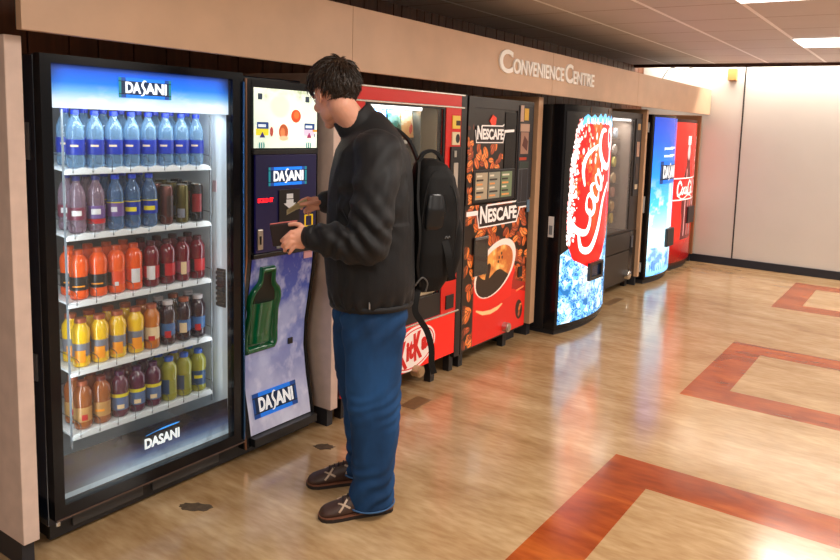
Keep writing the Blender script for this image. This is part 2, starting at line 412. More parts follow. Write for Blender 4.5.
# small box + cable high on the far wall
bm = NB(); box(bm, 8.82, 8.885, 2.17, 2.275, 2.26, 2.40, .004)
tag(obj('junction_box', bm, mat('box_tan', rgb(196, 138, 78), .5), base=(8.85, 2.22, 2.26)), 'small tan box fixed under the dark beam on the far wall', 'box')
bm = NB(); tube(bm, spline([(8.5, 3.0, 2.2), (8.5, 2.93, 2.33), (8.5, 2.86, 2.385), (8.5, 2.74, 2.36), (8.5, 2.6, 2.388), (8.51, 2.3, 2.39), (8.51, 1.5, 2.392)]), .006, 6)
tag(obj('cable', bm, BLACK, base=(8.5, 3.0, 2.2)), 'black cable sagging along the dark beam above the fascia end', 'cable')

# floor marks
def blob(cx, cy, rx, ry, seed, rot=0, n=26, name='floor_stain', lab='', m=None, sq=False):
    bm = NB(); r = random.Random(seed); pts = []
    for k in range(n):
        a = 2*PI*k/n; q = 1+.35*(r.random()-.5) if not sq else 1/max(abs(math.cos(a)), abs(math.sin(a)))*1
        x, y = rx*q*math.cos(a), ry*q*math.sin(a); pts.append((cx+x*math.cos(rot)-y*math.sin(rot), cy+x*math.sin(rot)+y*math.cos(rot)))
    extrude_poly(bm, pts, .0003, .0018)
    tag(obj(name, bm, m, base=(cx, cy, 0)), lab, 'floor mark')
STN = mat('worn_spot', rgb(88, 72, 54), .6, noise_amt=.3, nscale=40)
blob(1.725, 2.465, .070, .030, 3, -1.1, lab='dark worn spot on the floor before the drinks cooler', m=STN)
blob(2.42, 2.45, .050, .030, 8, -1.1, lab='dark worn spot on the floor before the bottled water machine', m=STN)
PATCH = mat('floor_patch', rgb(122, 92, 60), .45, noise_amt=.15, nscale=30)
blob(3.13, 2.44, .085, .05, 1, .05, n=40, name='floor_patch', lab='square brown patch on the floor before the red snack machine', m=PATCH, sq=True)
blob(6.18, 2.50, .16, .04, 1, .0, n=40, name='floor_patch', lab='brown floor patch beside the can drinks machine', m=PATCH, sq=True)
# ================================================================== machines
STICK = mat('sticker_white', rgb(225, 225, 225), .5)
def dasani(parent, x0, x1, z0, z1, fy, lit=1.5, edge=True):
    """blue bordered nameplate with the word across it; fy(x, z) is the carrying surface"""
    w, h = x1-x0, z1-z0
    c = Canvas(w, h, 60, 24, (4, 30, 60))
    d = np.abs(c.V/h-.5)*2
    c.mask((d > .62).astype(float)*1.0, (10, 110, 215)); c.mask(((d > .62) & (np.abs(c.U/w-.5) > .36)).astype(float), (16, 60, 130))
    c.mask((np.abs(c.U/w-.5) > .455).astype(float), (20, 110, 120) if edge else (8, 60, 120))
    c.mask(((d > .55) & (d < .66)).astype(float), (3, 18, 34))
    pl = c.build('nameplate', lambda u, v: (x0+u, fy(x0+u, z0+v)-.003, z0+v), print_mat('print_plate_%g' % lit, lit), parent)
    a, b = x0+w*.12, x1-w*.10; za, zb = z0+h*.24, z0+h*.80
    def fn(u, v, wd):
        # flared caps: letters grow towards the middle
        X = a+u*(b-a); k = 1+.0*abs(u-.5); Z = (za+zb)/2+(v-.5)*(zb-za)*k
        return Vector((X, fy(X, Z)-.004-wd*.002, Z))
    lm = mat('letter_lit_%g' % lit, (.95, .97, 1), .4, emit=lit*.7)
    text('lettering', 'DA', lambda u, v, q: fn(u*.365, v, q), lm, pl, bold=.035)
    text('lettering', 'ANI', lambda u, v, q: fn(.475+u*.525, v, q), lm, pl, bold=.035)
    W = b-a; H = zb-za; mx = a+W*.42; bm = NB()
    p3 = spline([(mx+W*.075, 0, zb+H*.10), (mx+W*.02, 0, zb+H*.13), (mx-W*.025, 0, za+H*.80), (mx+W*.0, 0, za+H*.55), (mx+W*.035, 0, za+H*.32), (mx+W*.0, 0, za-H*.08), (mx-W*.06, 0, za-H*.16)], 6)
    n = len(p3); up = []; lo = []
    for i, p in enumerate(p3):
        d = (p3[min(i+1, n-1)]-p3[max(i-1, 0)]).normalized(); wd = W*.021*(.35+1.0*math.sin(PI*(i+.5)/n)); nx_, nz_ = -d.z*wd, d.x*wd
        up.append((p.x+nx_, p.z+nz_)); lo.append((p.x-nx_, p.z-nz_))
    for i in range(n-1):
        q = [up[i], up[i+1], lo[i+1], lo[i]]; bm.faces.new([bm.verts.new((x, fy(x, z)-.0062, z)) for x, z in q])
    obj('lettering', bm, lm, pl)
    return pl

# ---------------- 1: glass fronted drinks cooler with vending column
mc = thing('drinks_cooler', (1.9, 2.66, 0), 'tall black glass-front drinks vending machine stocked with bottles, with a curved coin column', 'vending machine')
bm = NB()
box(bm, 1.255, 1.295, 2.665, 3.32, .07, 1.785, .004); box(bm, 2.04, 2.09, 2.665, 3.32, .07, 1.785)
box(bm, 1.295, 2.04, 2.665, 3.32, 1.62, 1.785); box(bm, 1.295, 2.04, 2.665, 3.32, .07, .13); box(bm, 1.295, 2.04, 3.28, 3.32, .13, 1.62)
box(bm, 2.09, 2.53, 2.75, 3.32, .07, 1.785, .004)
obj('cabinet', bm, DARKBLUE, mc)
LINER = mat('cooler_liner', (.72, .78, .82), .45)
bm = NB(); box(bm, 1.296, 1.30, 2.67, 3.27, .13, 1.62); box(bm, 2.035, 2.039, 2.67, 3.27, .13, 1.62); box(bm, 1.296, 2.039, 2.67, 3.27, 1.612, 1.619); box(bm, 1.296, 2.039, 2.67, 3.27, .131, .138)
obj('liner', bm, LINER, mc)
bm = NB(); box(bm, 1.30, 2.035, 3.27, 3.279, .13, 1.62); obj('back_liner_shaded', bm, mat('back_liner_shaded', (.22, .22, .22), .5), mc)  # back of the liner painted darker grey for the shade behind the bottles
bm = NB()   # door frame
DX0, DX1, DZ0, DZ1 = 1.257, 2.082, .108, 1.787; GX0, GX1, GZ0, GZ1 = 1.293, 2.028, .155, 1.757
for a in ((DX0, GX0, DZ0, DZ1), (GX1, DX1, DZ0, DZ1), (GX0, GX1, DZ0, GZ0), (GX0, GX1, GZ1, DZ1)): box(bm, a[0], a[1], 2.618, 2.662, a[2], a[3], .0)
dr = obj('door', bm, GLOSSBLACK, mc)
bm = NB(); box(bm, DX0+.004, DX1, 2.612, 2.618, DZ0-.003, DZ0+.001); obj('trim_strip', bm, mat('bronze_strip', rgb(120, 96, 84), .4, .5), dr)
bm = NB(); box(bm, DX0, DX0+.014, 2.610, 2.618, DZ0-.02, DZ0-.003, .002); obj('hinge', bm, CHROME, dr)
bm = NB(); box(bm, GX0, GX1, 2.632, 2.636, GZ0, GZ1); obj('glass', bm, glass_mat('cooler_glass', (.97, .99, 1), .06, .02, haze=.02), dr)
# kick plate with grille slots
bm = NB(); box(bm, 1.262, 2.53, 2.672, 2.70, .012, .105, .004); kp = obj('kick_plate', bm, BLACK, mc)
SLOT = mat('grille_grey', (.055, .05, .048), .6)
for a, b in ((1.34, 1.62), (1.66, 1.98)):
    bm = NB(); box(bm, a, b, 2.662, 2.673, .035, .078, .004); obj('grille', bm, SLOT, kp)
bm = NB(); box(bm, 1.28, 2.50, 2.72, 3.3, 0, .07); obj('base', bm, BLACK, mc)
# header sign
c = Canvas(.735, .152, 150, 32)
c.vgrad([(0, (232, 244, 255)), (.22, (205, 228, 250)), (.42, (110, 184, 246)), (.60, (4, 124, 242)), (.85, (2, 98, 228)), (1, (4, 44, 120))])
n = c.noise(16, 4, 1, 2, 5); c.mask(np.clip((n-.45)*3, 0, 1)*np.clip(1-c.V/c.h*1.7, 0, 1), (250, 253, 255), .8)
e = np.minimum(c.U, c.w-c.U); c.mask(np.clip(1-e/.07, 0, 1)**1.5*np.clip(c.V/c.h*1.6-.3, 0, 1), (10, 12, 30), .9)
bm_ = NB(); box(bm_, 2.074, 2.081, 2.606, 2.618, .12, 1.75, .003); obj('streak_strip', bm_, mat('blue_streak', rgb(70, 120, 180), .25, .9), dr)  # blue strip added for the bright streak reflected along the door edge
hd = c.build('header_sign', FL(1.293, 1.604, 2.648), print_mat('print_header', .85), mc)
dasani(mc, 1.542, 1.757, 1.652, 1.728, lambda x, z: 2.646)
# lower apron print behind the glass
c = Canvas(.725, .165, 145, 33, (12, 12, 18))
c.vgrad([(0, (170, 196, 210)), (.14, (150, 176, 200)), (.32, (84, 104, 146)), (.55, (34, 34, 62)), (.8, (14, 12, 20)), (1, (8, 8, 11))])
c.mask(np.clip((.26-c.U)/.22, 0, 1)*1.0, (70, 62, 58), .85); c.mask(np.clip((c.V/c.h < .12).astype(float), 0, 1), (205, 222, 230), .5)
c.ell(.40, .135, .11, .055, (4, 6, 14))
n = c.noise(30, 3, 1, 1, 2); c.mask(np.clip((n-.5)*2, 0, 1), (30, 40, 80), .5)
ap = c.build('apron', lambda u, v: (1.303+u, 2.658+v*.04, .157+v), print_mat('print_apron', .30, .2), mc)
text('lettering', 'DASANI', lambda u, v, w: Vector((1.625+u*.155, 2.656-.003*w, .232+v*.043)), mat('apron_letter', (.9, .95, .95), .4, emit=.6), ap, bold=.03)
bm = NB(); tube(bm, spline([(1.63, 2.654, .288), (1.70, 2.654, .296), (1.78, 2.654, .298)], 4), [.001]*4+[.003]*4+[.001], 6); obj('swash', bm, mat('blue_swash', rgb(40, 150, 240), .4, emit=.8), ap)
# door latch + tag on the right liner
bm = NB(); 
for k in range(7): box(bm, 2.022, 2.035, 2.68, 2.735, .745+k*.024, .760+k*.024, .002)
box(bm, 2.030, 2.035, 2.68, 2.735, .74, .915); obj('door_switch', bm, BLACK, mc)
bm = NB(); box(bm, 2.032, 2.035, 2.74, 2.765, 1.26, 1.31); obj('tag', bm, mat('tag_pinkish', rgb(190, 160, 165), .5), mc)
bm = NB(); box(bm, 2.004, 2.010, 2.742, 2.748, .30, 1.60); box(bm, 1.384, 1.390, 2.742, 2.748, .30, 1.60); obj('shelf_upright', bm, mat('upright_grey', (.18, .2, .22), .4), mc)
bm = NB(); box(bm, 1.251, 1.2555, 2.70, 2.74, 1.42, 1.55); obj('side_label', bm, mat('side_label', rgb(120, 124, 130), .5), mc)
bm = NB(); box(bm, 1.251, 1.2555, 2.70, 2.74, .62, .72); obj('side_label', bm, MATS['side_label'], mc)
# shelves
SH = [1.362, 1.113, .856, .588, .336]
BX = [1.452+.0733*i for i in range(8)]
SHM = mat('shelf_white', (.82, .84, .84), .4)
for z in SH:
    bm = NB(); 
    t_ = NB(); box(t_, 1.392, 2.004, 2.748, 3.22, -.004, .004); merge(bm, t_, Matrix.Translation((0, 0, z+.012)) @ Matrix.Translation((0, 2.748, 0)) @ Matrix.Rotation(.08, 4, 'X') @ Matrix.Translation((0, -2.748, 0)))
    box(bm, 1.388, 2.006, 2.735, 2.748, z-.003, z+.012, .002)
    for x in BX:   # scalloped label holders
        pts = [(x+(-.033+.066*k/8), z+.012+.012*math.sin(PI*k/8)) for k in range(9)]
        plate(bm, [(x-.033, z+.0)]+pts+[(x+.033, z+.0)], 2.737, .004)
    sh = obj('shelf', bm, SHM, mc)
    bm = NB()
    for i in range(9):
        x = 1.452+.0733*(i-.5); tube(bm, [(x, 2.733, z+.004), (x, 2.731, z+.052), (x, 2.748, z+.06), (x, 3.1, z+.085)], .0016, 5)
    obj('divider_wires', bm, mat('wire_dark', (.08, .08, .08), .35, .6), sh)
def cool(name, *a): o = area(name, *a); return o
cool('cooler_top_lamp', (1.66, 2.70, 1.60), (math.radians(25), 0, 0), .68, .04, 1.5, (.86, .95, 1))
cool('cooler_side_lamp', (1.315, 2.69, .95), (0, math.radians(-90), math.radians(28)), 1.2, .03, 1.5, (.84, .95, 1))
cool('cooler_side_lamp', (2.02, 2.685, .95), (0, math.radians(90), math.radians(-38)), 1.2, .03, .6, (.9, .96, 1))

# vending column with the waisted front
def yc(z):
    P = [0, .08, .18, .30, .45, .58, .72, .86, .96, 1.8]; D = [2.626, 2.632, 2.648, 2.672, 2.692, 2.686, 2.662, 2.638, 2.626, 2.626]
    import bisect
    # smooth interpolation
    for i in range(len(P)-1):
        if z <= P[i+1]:
            t = (z-P[i])/(P[i+1]-P[i]); t = t*t*(3-2*t) if False else t
            return D[i]+(D[i+1]-D[i])*t
    return D[-1]
zs = [.06+i*(1.785-.06)/90 for i in range(91)]
def colgeo(bm, x0, x1, off, back=2.76, z0=.06, z1=1.785):
    zz = [z for z in zs if z0 <= z <= z1]
    a = [[bm.verts.new(p) for p in ((x0, back, z), (x0, yc(z)+off+.006, z), (x0+.006, yc(z)+off, z), (x1-.006, yc(z)+off, z), (x1, yc(z)+off+.006, z), (x1, back, z))] for z in zz]
    for i in range(len(a)-1):
        for k in range(6): bm.faces.new((a[i][k], a[i][(k+1) % 6], a[i+1][(k+1) % 6], a[i+1][k]))
    bm.faces.new(a[0][::-1]); bm.faces.new(a[-1])
bm = NB(); colgeo(bm, 2.092, 2.132, -.004); colgeo(bm, 2.516, 2.532, -.004); colgeo(bm, 2.132, 2.516, .006)
co = obj('column_front', bm, GLOSSBLACK, mc, smooth=True)
bm = NB(); colgeo(bm, 2.0935, 2.100, -.012, 2.64); obj('edge_trim', bm, mat('bronze_trim', rgb(150, 110, 88), .2, .8), mc, smooth=True)
for a in ((.955, .975, .612), (1.432, 1.452, .612), (.06, .10, .603)):
    bm = NB(); box(bm, 2.132, 2.52, 2+a[2], 2.65, a[0], a[1], .002); obj('column_rail', bm, BLACK, mc)
# picture screen
c = Canvas(.378, .27, 150, 108, (236, 244, 226))
n = c.noise(18, 4, seed=4); c.mask(np.clip((n-.42)*2.5, 0, 1), (196, 226, 206), .55)
n = c.noise(30, 4, seed=9); c.mask(np.clip((n-.5)*4, 0, 1)*np.clip((c.V-.2)/.06, 0, 1), (120, 150, 70), .7)
c.ell(.19, .13, .10, .10, (255, 252, 232), soft=.9); c.ell(.15, .19, .055, .05, (250, 238, 196), soft=.5, a=.8)
c.ell(.245, .150, .030, .031, (205, 72, 30)); c.ell(.248, .155, .016, .018, (228, 112, 50), soft=.8)
c.ell(.170, .075, .028, .036, (176, 84, 44)); c.ell(.165, .07, .013, .022, (222, 130, 80), soft=.8); c.ell(.172, .045, .028, .012, (235, 190, 150), soft=.9)
c.ell(.100, .075, .010, .022, (170, 70, 60))
for x in (.022, .302): c.poly([(x, .218), (x+.026, .218), (x+.026, .246), (x, .246)], (38, 52, 66))
for x, q in ((.012, (222, 214, 50)), (.292, (214, 190, 214))):
    c.poly([(x, .058), (x+.072, .058), (x+.072, .088), (x, .088)], q); c.poly([(x+.005, .088), (x+.072, .088), (x+.072, .118), (x+.005, .118)], (24, 60, 120))
    c.poly([(x+.012, .096), (x+.055, .096), (x+.055, .108), (x+.012, .108)], (220, 235, 245)); c.poly([(x+.02, .048), (x+.052, .048), (x+.036, .075)], (50, 40, 110) if x < .1 else (150, 40, 90))
    for k in (0, .012, .024): c.ell(x+.02+k, .012, .004, .016, (40, 130, 130))
c.poly([(.350, .078), (.378, .078), (.378, .088), (.350, .088)], (240, 150, 40)); c.poly([(.36, .05), (.366, .05), (.366, .068), (.36, .068)], (60, 60, 90))
c.build('picture_screen', FL(2.138, 1.460, 2.6185), print_mat('print_screen', .8), mc)
# navy control panel
bm = NB(); box(bm, 2.142, 2.512, 2.614, 2.624, .978, 1.430, .004); pn = obj('control_panel', bm, mat('navy_panel', rgb(16, 14, 62), .3, emit=.35, coat=.3), mc)
dasani(mc, 2.215, 2.445, 1.286, 1.372, lambda x, z: 2.614, 1.2)
text('display_text', 'SOLD IT', flat(2.155, 2.242, 1.212, 1.232, 2.612, .002), mat('led_red', (1, .01, .015), .4, emit=2.6), pn, bold=.03)
bm = NB(); plate(bm, [(2.275, 1.105), (2.40, 1.105), (2.40, 1.265), (2.275, 1.265)], 2.614, .006); nu = obj('note_acceptor', bm, BLACK, mc)
bm = NB(); plate(bm, [(2.316, 1.218), (2.358, 1.218), (2.358, 1.200), (2.375, 1.200), (2.337, 1.172), (2.300, 1.200), (2.316, 1.200)], 2.607, .002)
plate(bm, [(2.318, 1.222), (2.356, 1.222), (2.356, 1.245), (2.318, 1.245)], 2.607, .002)
obj('note_symbol', bm, mat('symbol_white', (.75, .75, .75), .5, emit=.2), nu)
bm = NB()
for a in ((2.435, 2.487, 1.075, 1.081), (2.435, 2.487, 1.129, 1.135), (2.435, 2.441, 1.081, 1.129), (2.481, 2.487, 1.081, 1.129)): box(bm, a[0], a[1], 2.610, 2.614, a[2], a[3])
obj('coin_slot_frame', bm, mat('yellow_lit', rgb(235, 190, 20), .4, emit=.5), mc)
bm = NB(); box(bm, 2.150, 2.182, 2.606, 2.614, .995, 1.09, .003); cr = obj('coin_return', bm, STEEL, mc)
bm = NB(); box(bm, 2.162, 2.170, 2.602, 2.607, 1.02, 1.06, .002); obj('lever', bm, BLACK, cr)
for r in range(5):
    for q in range(3):
        bm = NB(); box(bm, 2.262+q*.045, 2.286+q*.045, 2.608, 2.614, 1.085-r*.024, 1.097-r*.024, .002); obj('key', bm, mat('keypad_grey', (.32, .34, .36), .4), pn)
# lower curved print
c = Canvas(.372, .845, 110, 250)
c.vgrad([(0, (190, 188, 208)), (.25, (164, 166, 200)), (.5, (114, 124, 184)), (.75, (66, 84, 164)), (1, (38, 50, 134))])
n = c.noise(9, 5, 1, .8, 7); c.mask(np.clip((n-.45)*3, 0, 1), (226, 228, 244), .35); c.mask(np.clip((.45-n)*3, 0, 1), (60, 76, 150), .35)
n = c.noise(26, 4, 1, .7, 8); c.mask(np.clip((n-.52)*4, 0, 1), (236, 232, 244), .3)
fcol = lambda x, z: yc(z)+.0035
c.build('column_print', lambda u, v: (2.138+u, fcol(2.138+u, .105+v), .105+v), print_mat('print_column', .28, .25), mc, smooth='all')
dasani(mc, 2.165, 2.432, .175, .292, lambda x, z: yc(z)+.001, .5, False)
bm = NB(); box(bm, 2.405, 2.432, yc(.5)-.004, yc(.5)+.012, .478, .508, .001); obj('lock', bm, BLACK, mc)
bm = NB(); box(bm, 2.448, 2.50, yc(.93)-.002, yc(.93)+.012, .915, .952); obj('pink_sticker', bm, mat('pink_sticker', rgb(240, 180, 190), .5), mc)
# green bottle shaped dispensing pocket
def bottle_outline(cx, z0, h, w):
    P = [(-.42, 0), (-.5, .08), (-.47, .3), (-.43, .48), (-.47, .62), (-.40, .74), (-.22, .84), (-.20, .985), (-.16, 1)]
    L = [(cx+a*w, z0+b*h) for a, b in P]; Rr = [(cx-a*w, z0+b*h) for a, b in P[::-1]]
    return [(p.x, p.z) for p in spline([(a, 0, b) for a, b in L], 4)]+[(p.x, p.z) for p in spline([(a, 0, b) for a, b in Rr], 4)]
ol = bottle_outline(2.226, .485, .425, .20); il = bottle_outline(2.222, .515, .385, .135)
bm = NB(); N = len(ol)
cx_, cz_ = 2.222, .70
levels = [(1.0, .006), (.98, -.010), (.92, -.022), (.84, -.022), (.77, -.012), (.72, -.001)]
rings = []
for s_, off in levels: rings.append([bm.verts.new((cx_+(x-cx_)*s_, yc(z)+off, cz_+(z-cz_)*(s_*.6+.4))) for x, z in ol])
for i in range(len(rings)-1):
    for k in range(N): bm.faces.new((rings[i][k], rings[i][(k+1) % N], rings[i+1][(k+1) % N], rings[i+1][k]))
bm.faces.new(rings[-1])
GRN = mat('green_plastic', rgb(0, 104, 62), .2, coat=.5)
pk = obj('dispensing_pocket', bm, GRN, mc, smooth='all')
bm = NB()   # lower flap bulging out
rows = []
for i in range(13):
    z = .535+i*.20/12
    rows.append([bm.verts.new((2.226+.072*math.sin(q), yc(z)+.010-.034*math.cos(q), z)) for q in [(-1.35+2.7*k/12) for k in range(13)]])
for i in range(12):
    for k in range(12): bm.faces.new((rows[i][k], rows[i][k+1], rows[i+1][k+1], rows[i+1][k]))
bm.faces.new([v for v in rows[-1]]); obj('flap', bm, GRN, pk, smooth=True)
bm = NB(); pts = [(x, z) for x, z in bottle_outline(2.226, .515, .375, .125) if z > .725]; plate(bm, pts, 0, .003, lambda x, z: yc(z)-.003); obj('opening', bm, mat('pocket_shade', (.004, .008, .006), .5), pk)  # dark plate laid on the pocket in place of its shaded hollow

# ---------------- bottles and cans
BODYM = {}
def clearm(n, c, a=.45, r=.08):
    mt = bpy.data.materials.new(n); mt.use_nodes = True; nt = mt.node_tree; nt.nodes.clear()
    o = nt.nodes.new('ShaderNodeOutputMaterial'); t = nt.nodes.new('ShaderNodeBsdfTransparent'); p = nt.nodes.new('ShaderNodeBsdfPrincipled'); mx = nt.nodes.new('ShaderNodeMixShader')
    p.inputs['Base Color'].default_value = (*c, 1); p.inputs['Roughness'].default_value = r; p.inputs['Specular IOR Level'].default_value = 1.0; p.inputs['Coat Weight'].default_value = .6
    lw = nt.nodes.new('ShaderNodeLayerWeight'); lw.inputs[0].default_value = .35; mr = nt.nodes.new('ShaderNodeMapRange'); mr.inputs['To Min'].default_value = a; mr.inputs['To Max'].default_value = min(1, a+.5)
    nt.links.new(lw.outputs['Facing'], mr.inputs[0]); nt.links.new(mr.outputs[0], mx.inputs[0])
    t.inputs[0].default_value = (*[min(1, .6+.4*x) for x in c], 1); nt.links.new(t.outputs[0], mx.inputs[1]); nt.links.new(p.outputs[0], mx.inputs[2]); nt.links.new(mx.outputs[0], o.inputs[0]); return mt
PROF = dict(
 water=[(.001, 0), (.026, 0), (.030, .006), (.031, .03), (.029, .045), (.031, .06), (.031, .105), (.030, .125), (.031, .135), (.028, .155), (.020, .176), (.0135, .188), (.0125, .200), (.014, .203), (.0125, .205)],
 squat=[(.001, 0), (.027, 0), (.032, .006), (.0325, .02), (.030, .045), (.031, .085), (.033, .110), (.034, .128), (.032, .148), (.024, .162), (.0165, .170), (.0155, .178)],
 juice=[(.001, 0), (.026, 0), (.031, .006), (.0315, .03), (.0295, .05), (.0295, .085), (.0315, .105), (.033, .13), (.031, .148), (.022, .162), (.0185, .170), (.0185, .178)],
 can=[(.001, .004), (.020, .004), (.0235, 0), (.0265, .010), (.0265, .150), (.0235, .158), (.0225, .162), (.021, .160), (.001, .160)])
def bottle(kind, body, cap, labs, capz=None):
    """one bottle mesh with its cap and label as children"""
    nm = 'drink_can' if kind == 'can' else 'drink_bottle'
    bm = NB(); lathe(bm, PROF[kind], 18); o = obj(nm, bm, body, base=(0, 0, 0), smooth=True)
    bm = NB()
    if kind == 'can': lathe(bm, [(.0228, .1595), (.0238, .1625), (.0215, .164), (.020, .161), (.001, .161)], 18); cn = 'lid'
    else:
        zt = PROF[kind][-1][1]; r = PROF[kind][-1][0]+.0025; lathe(bm, [(r, zt-.006), (r, zt+.010), (r-.002, zt+.012), (.001, zt+.012)], 18); cn = 'cap'
    obj(cn, bm, cap, o, smooth=True)
    for (z0, z1, r, mt, a0, a1) in labs:
        bm = NB(); n = 20; full = a1-a0 > 359
        A = [math.radians(a0+(a1-a0)*k/n) for k in range(n+1)]
        v = [[bm.verts.new((rr*math.cos(q), rr*math.sin(q), z)) for q in A] for rr, z in ((r-.0012, z0), (r, z0+.0006), (r, z1-.0006), (r-.0012, z1))]
        for i in range(3):
            for k in range(n): bm.faces.new((v[i][k], v[i][k+1], v[i+1][k+1], v[i+1][k]))
        obj('label', bm, mt, o, smooth=True)
    return o
def M_(n, c, r=.35, **k): return mat(n, rgb(*c), r, **k)
BLUECAP = M_('cap_blue', (20, 60, 200)); NAVYCAP = M_('cap_navy', (24, 34, 110))
L_NAVY = M_('label_navy', (14, 44, 150)); L_WHITE = M_('label_white', (220, 216, 214)); L_YEL = M_('label_yellow', (226, 206, 40)); L_PUR = M_('label_purple', (110, 80, 140))
L_BLK = M_('label_black', (22, 24, 28)); L_ORG = M_('label_orange', (245, 150, 20)); L_RED = M_('label_red', (190, 30, 36)); L_BLU = M_('label_blue', (60, 100, 150)); L_CREAM = M_('label_cream', (236, 206, 160)); L_GRY = M_('label_grey', (120, 120, 130))
F0, F1 = 150, 330       # front facing arc (towards -y and the viewer)
water = clearm('pet_water', (.30, .52, .74), .26)
flav = clearm('pet_flavour', (.40, .26, .34), .40); flavb = clearm('pet_flavour_blue', (.12, .24, .46), .42)
KINDS = {}
def K(key, *a): KINDS[key] = bottle(*a); KINDS[key].hide_render = False
FULL = (0, 360)
K('water', 'water', water, BLUECAP, [(.048, .106, .0318, L_NAVY, 0, 360), (.078, .086, .0322, L_CREAM, 205, 255)])
K('pink', 'water', flav, NAVYCAP, [(.050, .098, .0316, M_('label_plum', (120, 50, 70)), 0, 360), (.066, .086, .0322, L_WHITE, 200, 262)])
K('lilac', 'water', flav, NAVYCAP, [(.050, .100, .0316, L_PUR, 0, 360), (.066, .088, .0322, L_WHITE, 200, 262), (.030, .048, .0314, L_RED, 0, 360)])
K('berry', 'water', flavb, BLUECAP, [(.052, .105, .0316, L_PUR, 0, 360), (.105, .109, .0318, L_YEL, 0, 360), (.070, .090, .0322, L_WHITE, 215, 255)])
K('lemon', 'water', flavb, BLUECAP, [(.052, .105, .0316, L_NAVY, 0, 360), (.066, .084, .0322, L_YEL, 195, 275), (.105, .109, .0318, L_YEL, 0, 360)])
K('can_brown', 'can', M_('can_brown', (104, 58, 52), .25, metal=.5), CHROME, [(.03, .12, .0270, M_('can_dark', (50, 30, 30)), 240, 330)])
K('can_olive', 'can', M_('can_olive', (92, 80, 30), .25, metal=.5), CHROME, [(.02, .06, .0270, L_GRY, 200, 270)])
K('can_red', 'can', M_('can_black', (24, 20, 24), .25, metal=.4), CHROME, [(.04, .12, .0270, M_('can_crimson', (130, 24, 30)), 190, 280)])
orange = M_('drink_orange', (236, 84, 14), .12, coat=.6, emit=.0); dred = M_('drink_dark_red', (110, 10, 28), .12, coat=.6)
ocap = M_('cap_orange', (190, 70, 24)); rcap = M_('cap_maroon', (70, 14, 24))
K('orange_black', 'squat', orange, ocap, [(.035, .088, .0322, L_BLK, 0, 360), (.048, .054, .0326, L_ORG, 195, 275)])
K('orange_red', 'squat', orange, ocap, [(.035, .088, .0322, M_('label_vermilion', (226, 70, 30)), 0, 360), (.030, .085, .0326, L_BLK, 165, 205), (.030, .046, .0328, L_WHITE, 225, 250)])
K('orange_white', 'squat', orange, ocap, [(.035, .088, .0322, M_('label_vermilion', (226, 70, 30)), 0, 360), (.030, .088, .0326, L_WHITE, 215, 275)])
K('red_white', 'squat', dred, rcap, [(.035, .088, .0322, L_RED, 0, 360), (.030, .088, .0326, L_WHITE, 200, 258)])
K('red_black', 'squat', dred, rcap, [(.035, .088, .0322, L_RED, 0, 360), (.030, .088, .0326, L_BLK, 180, 225)])
K('red_cream', 'squat', dred, rcap, [(.035, .088, .0322, M_('label_mauve', (150, 70, 90)), 0, 360), (.030, .085, .0326, L_CREAM, 235, 275)])
yel = M_('juice_yellow', (240, 190, 14), .12, coat=.6); amb = M_('juice_amber', (196, 110, 24), .12, coat=.6); dk = M_('juice_dark', (46, 12, 24), .12, coat=.6); cide = M_('juice_cider', (150, 78, 26), .12, coat=.6); purp = M_('juice_purple', (84, 20, 50), .12, coat=.6); lime = M_('juice_green', (150, 146, 40), .12, coat=.6)
bcap = M_('cap_bronze', (170, 90, 60), metal=.3); wcap = M_('cap_pale', (200, 190, 190))
K('yellow', 'juice', yel, bcap, [(.026, .094, .0303, L_GRY, 0, 360), (.018, .066, .0322, L_ORG, 205, 275)])
K('amber', 'juice', amb, bcap, [(.026, .094, .0303, L_CREAM, 0, 360), (.036, .056, .0312, L_RED, 215, 262)])
K('dark', 'juice', dk, wcap, [(.026, .094, .0303, L_BLU, 0, 360), (.030, .060, .0312, L_RED, 215, 262)])
K('dark_cream', 'juice', dk, bcap, [(.026, .094, .0303, L_BLU, 0, 360), (.036, .080, .0312, L_CREAM, 205, 262)])
K('cider', 'squat', cide, bcap, [(.030, .088, .0322, M_('label_tan', (190, 140, 80)), 0, 360), (.036, .060, .0326, L_RED, 225, 262)])
K('cider_dark', 'squat', cide, M_('cap_dark_red', (110, 40, 30)), [(.030, .088, .0322, M_('label_tan', (190, 140, 80)), 0, 360), (.050, .060, .0326, L_ORG, 200, 262)])
K('purple', 'squat', purp, M_('cap_purple', (70, 20, 60)), [(.030, .084, .0322, M_('label_mid_blue', (90, 110, 150)), 0, 360), (.084, .098, .0335, L_YEL, 0, 360), (.036, .054, .0328, L_CREAM, 215, 262)])
K('green', 'squat', lime, M_('cap_mid_blue', (40, 90, 180)), [(.030, .095, .0325, M_('label_deep_blue', (40, 70, 110)), 170, 235), (.03, .09, .0325, M_('label_olive', (140, 140, 50)), 235, 300)])
K('green_bright', 'squat', lime, M_('cap_mid_blue', (40, 90, 180)), [(.030, .095, .0325, M_('label_deep_blue', (40, 70, 110)), 170, 300), (.06, .075, .0329, L_YEL, 200, 262)])
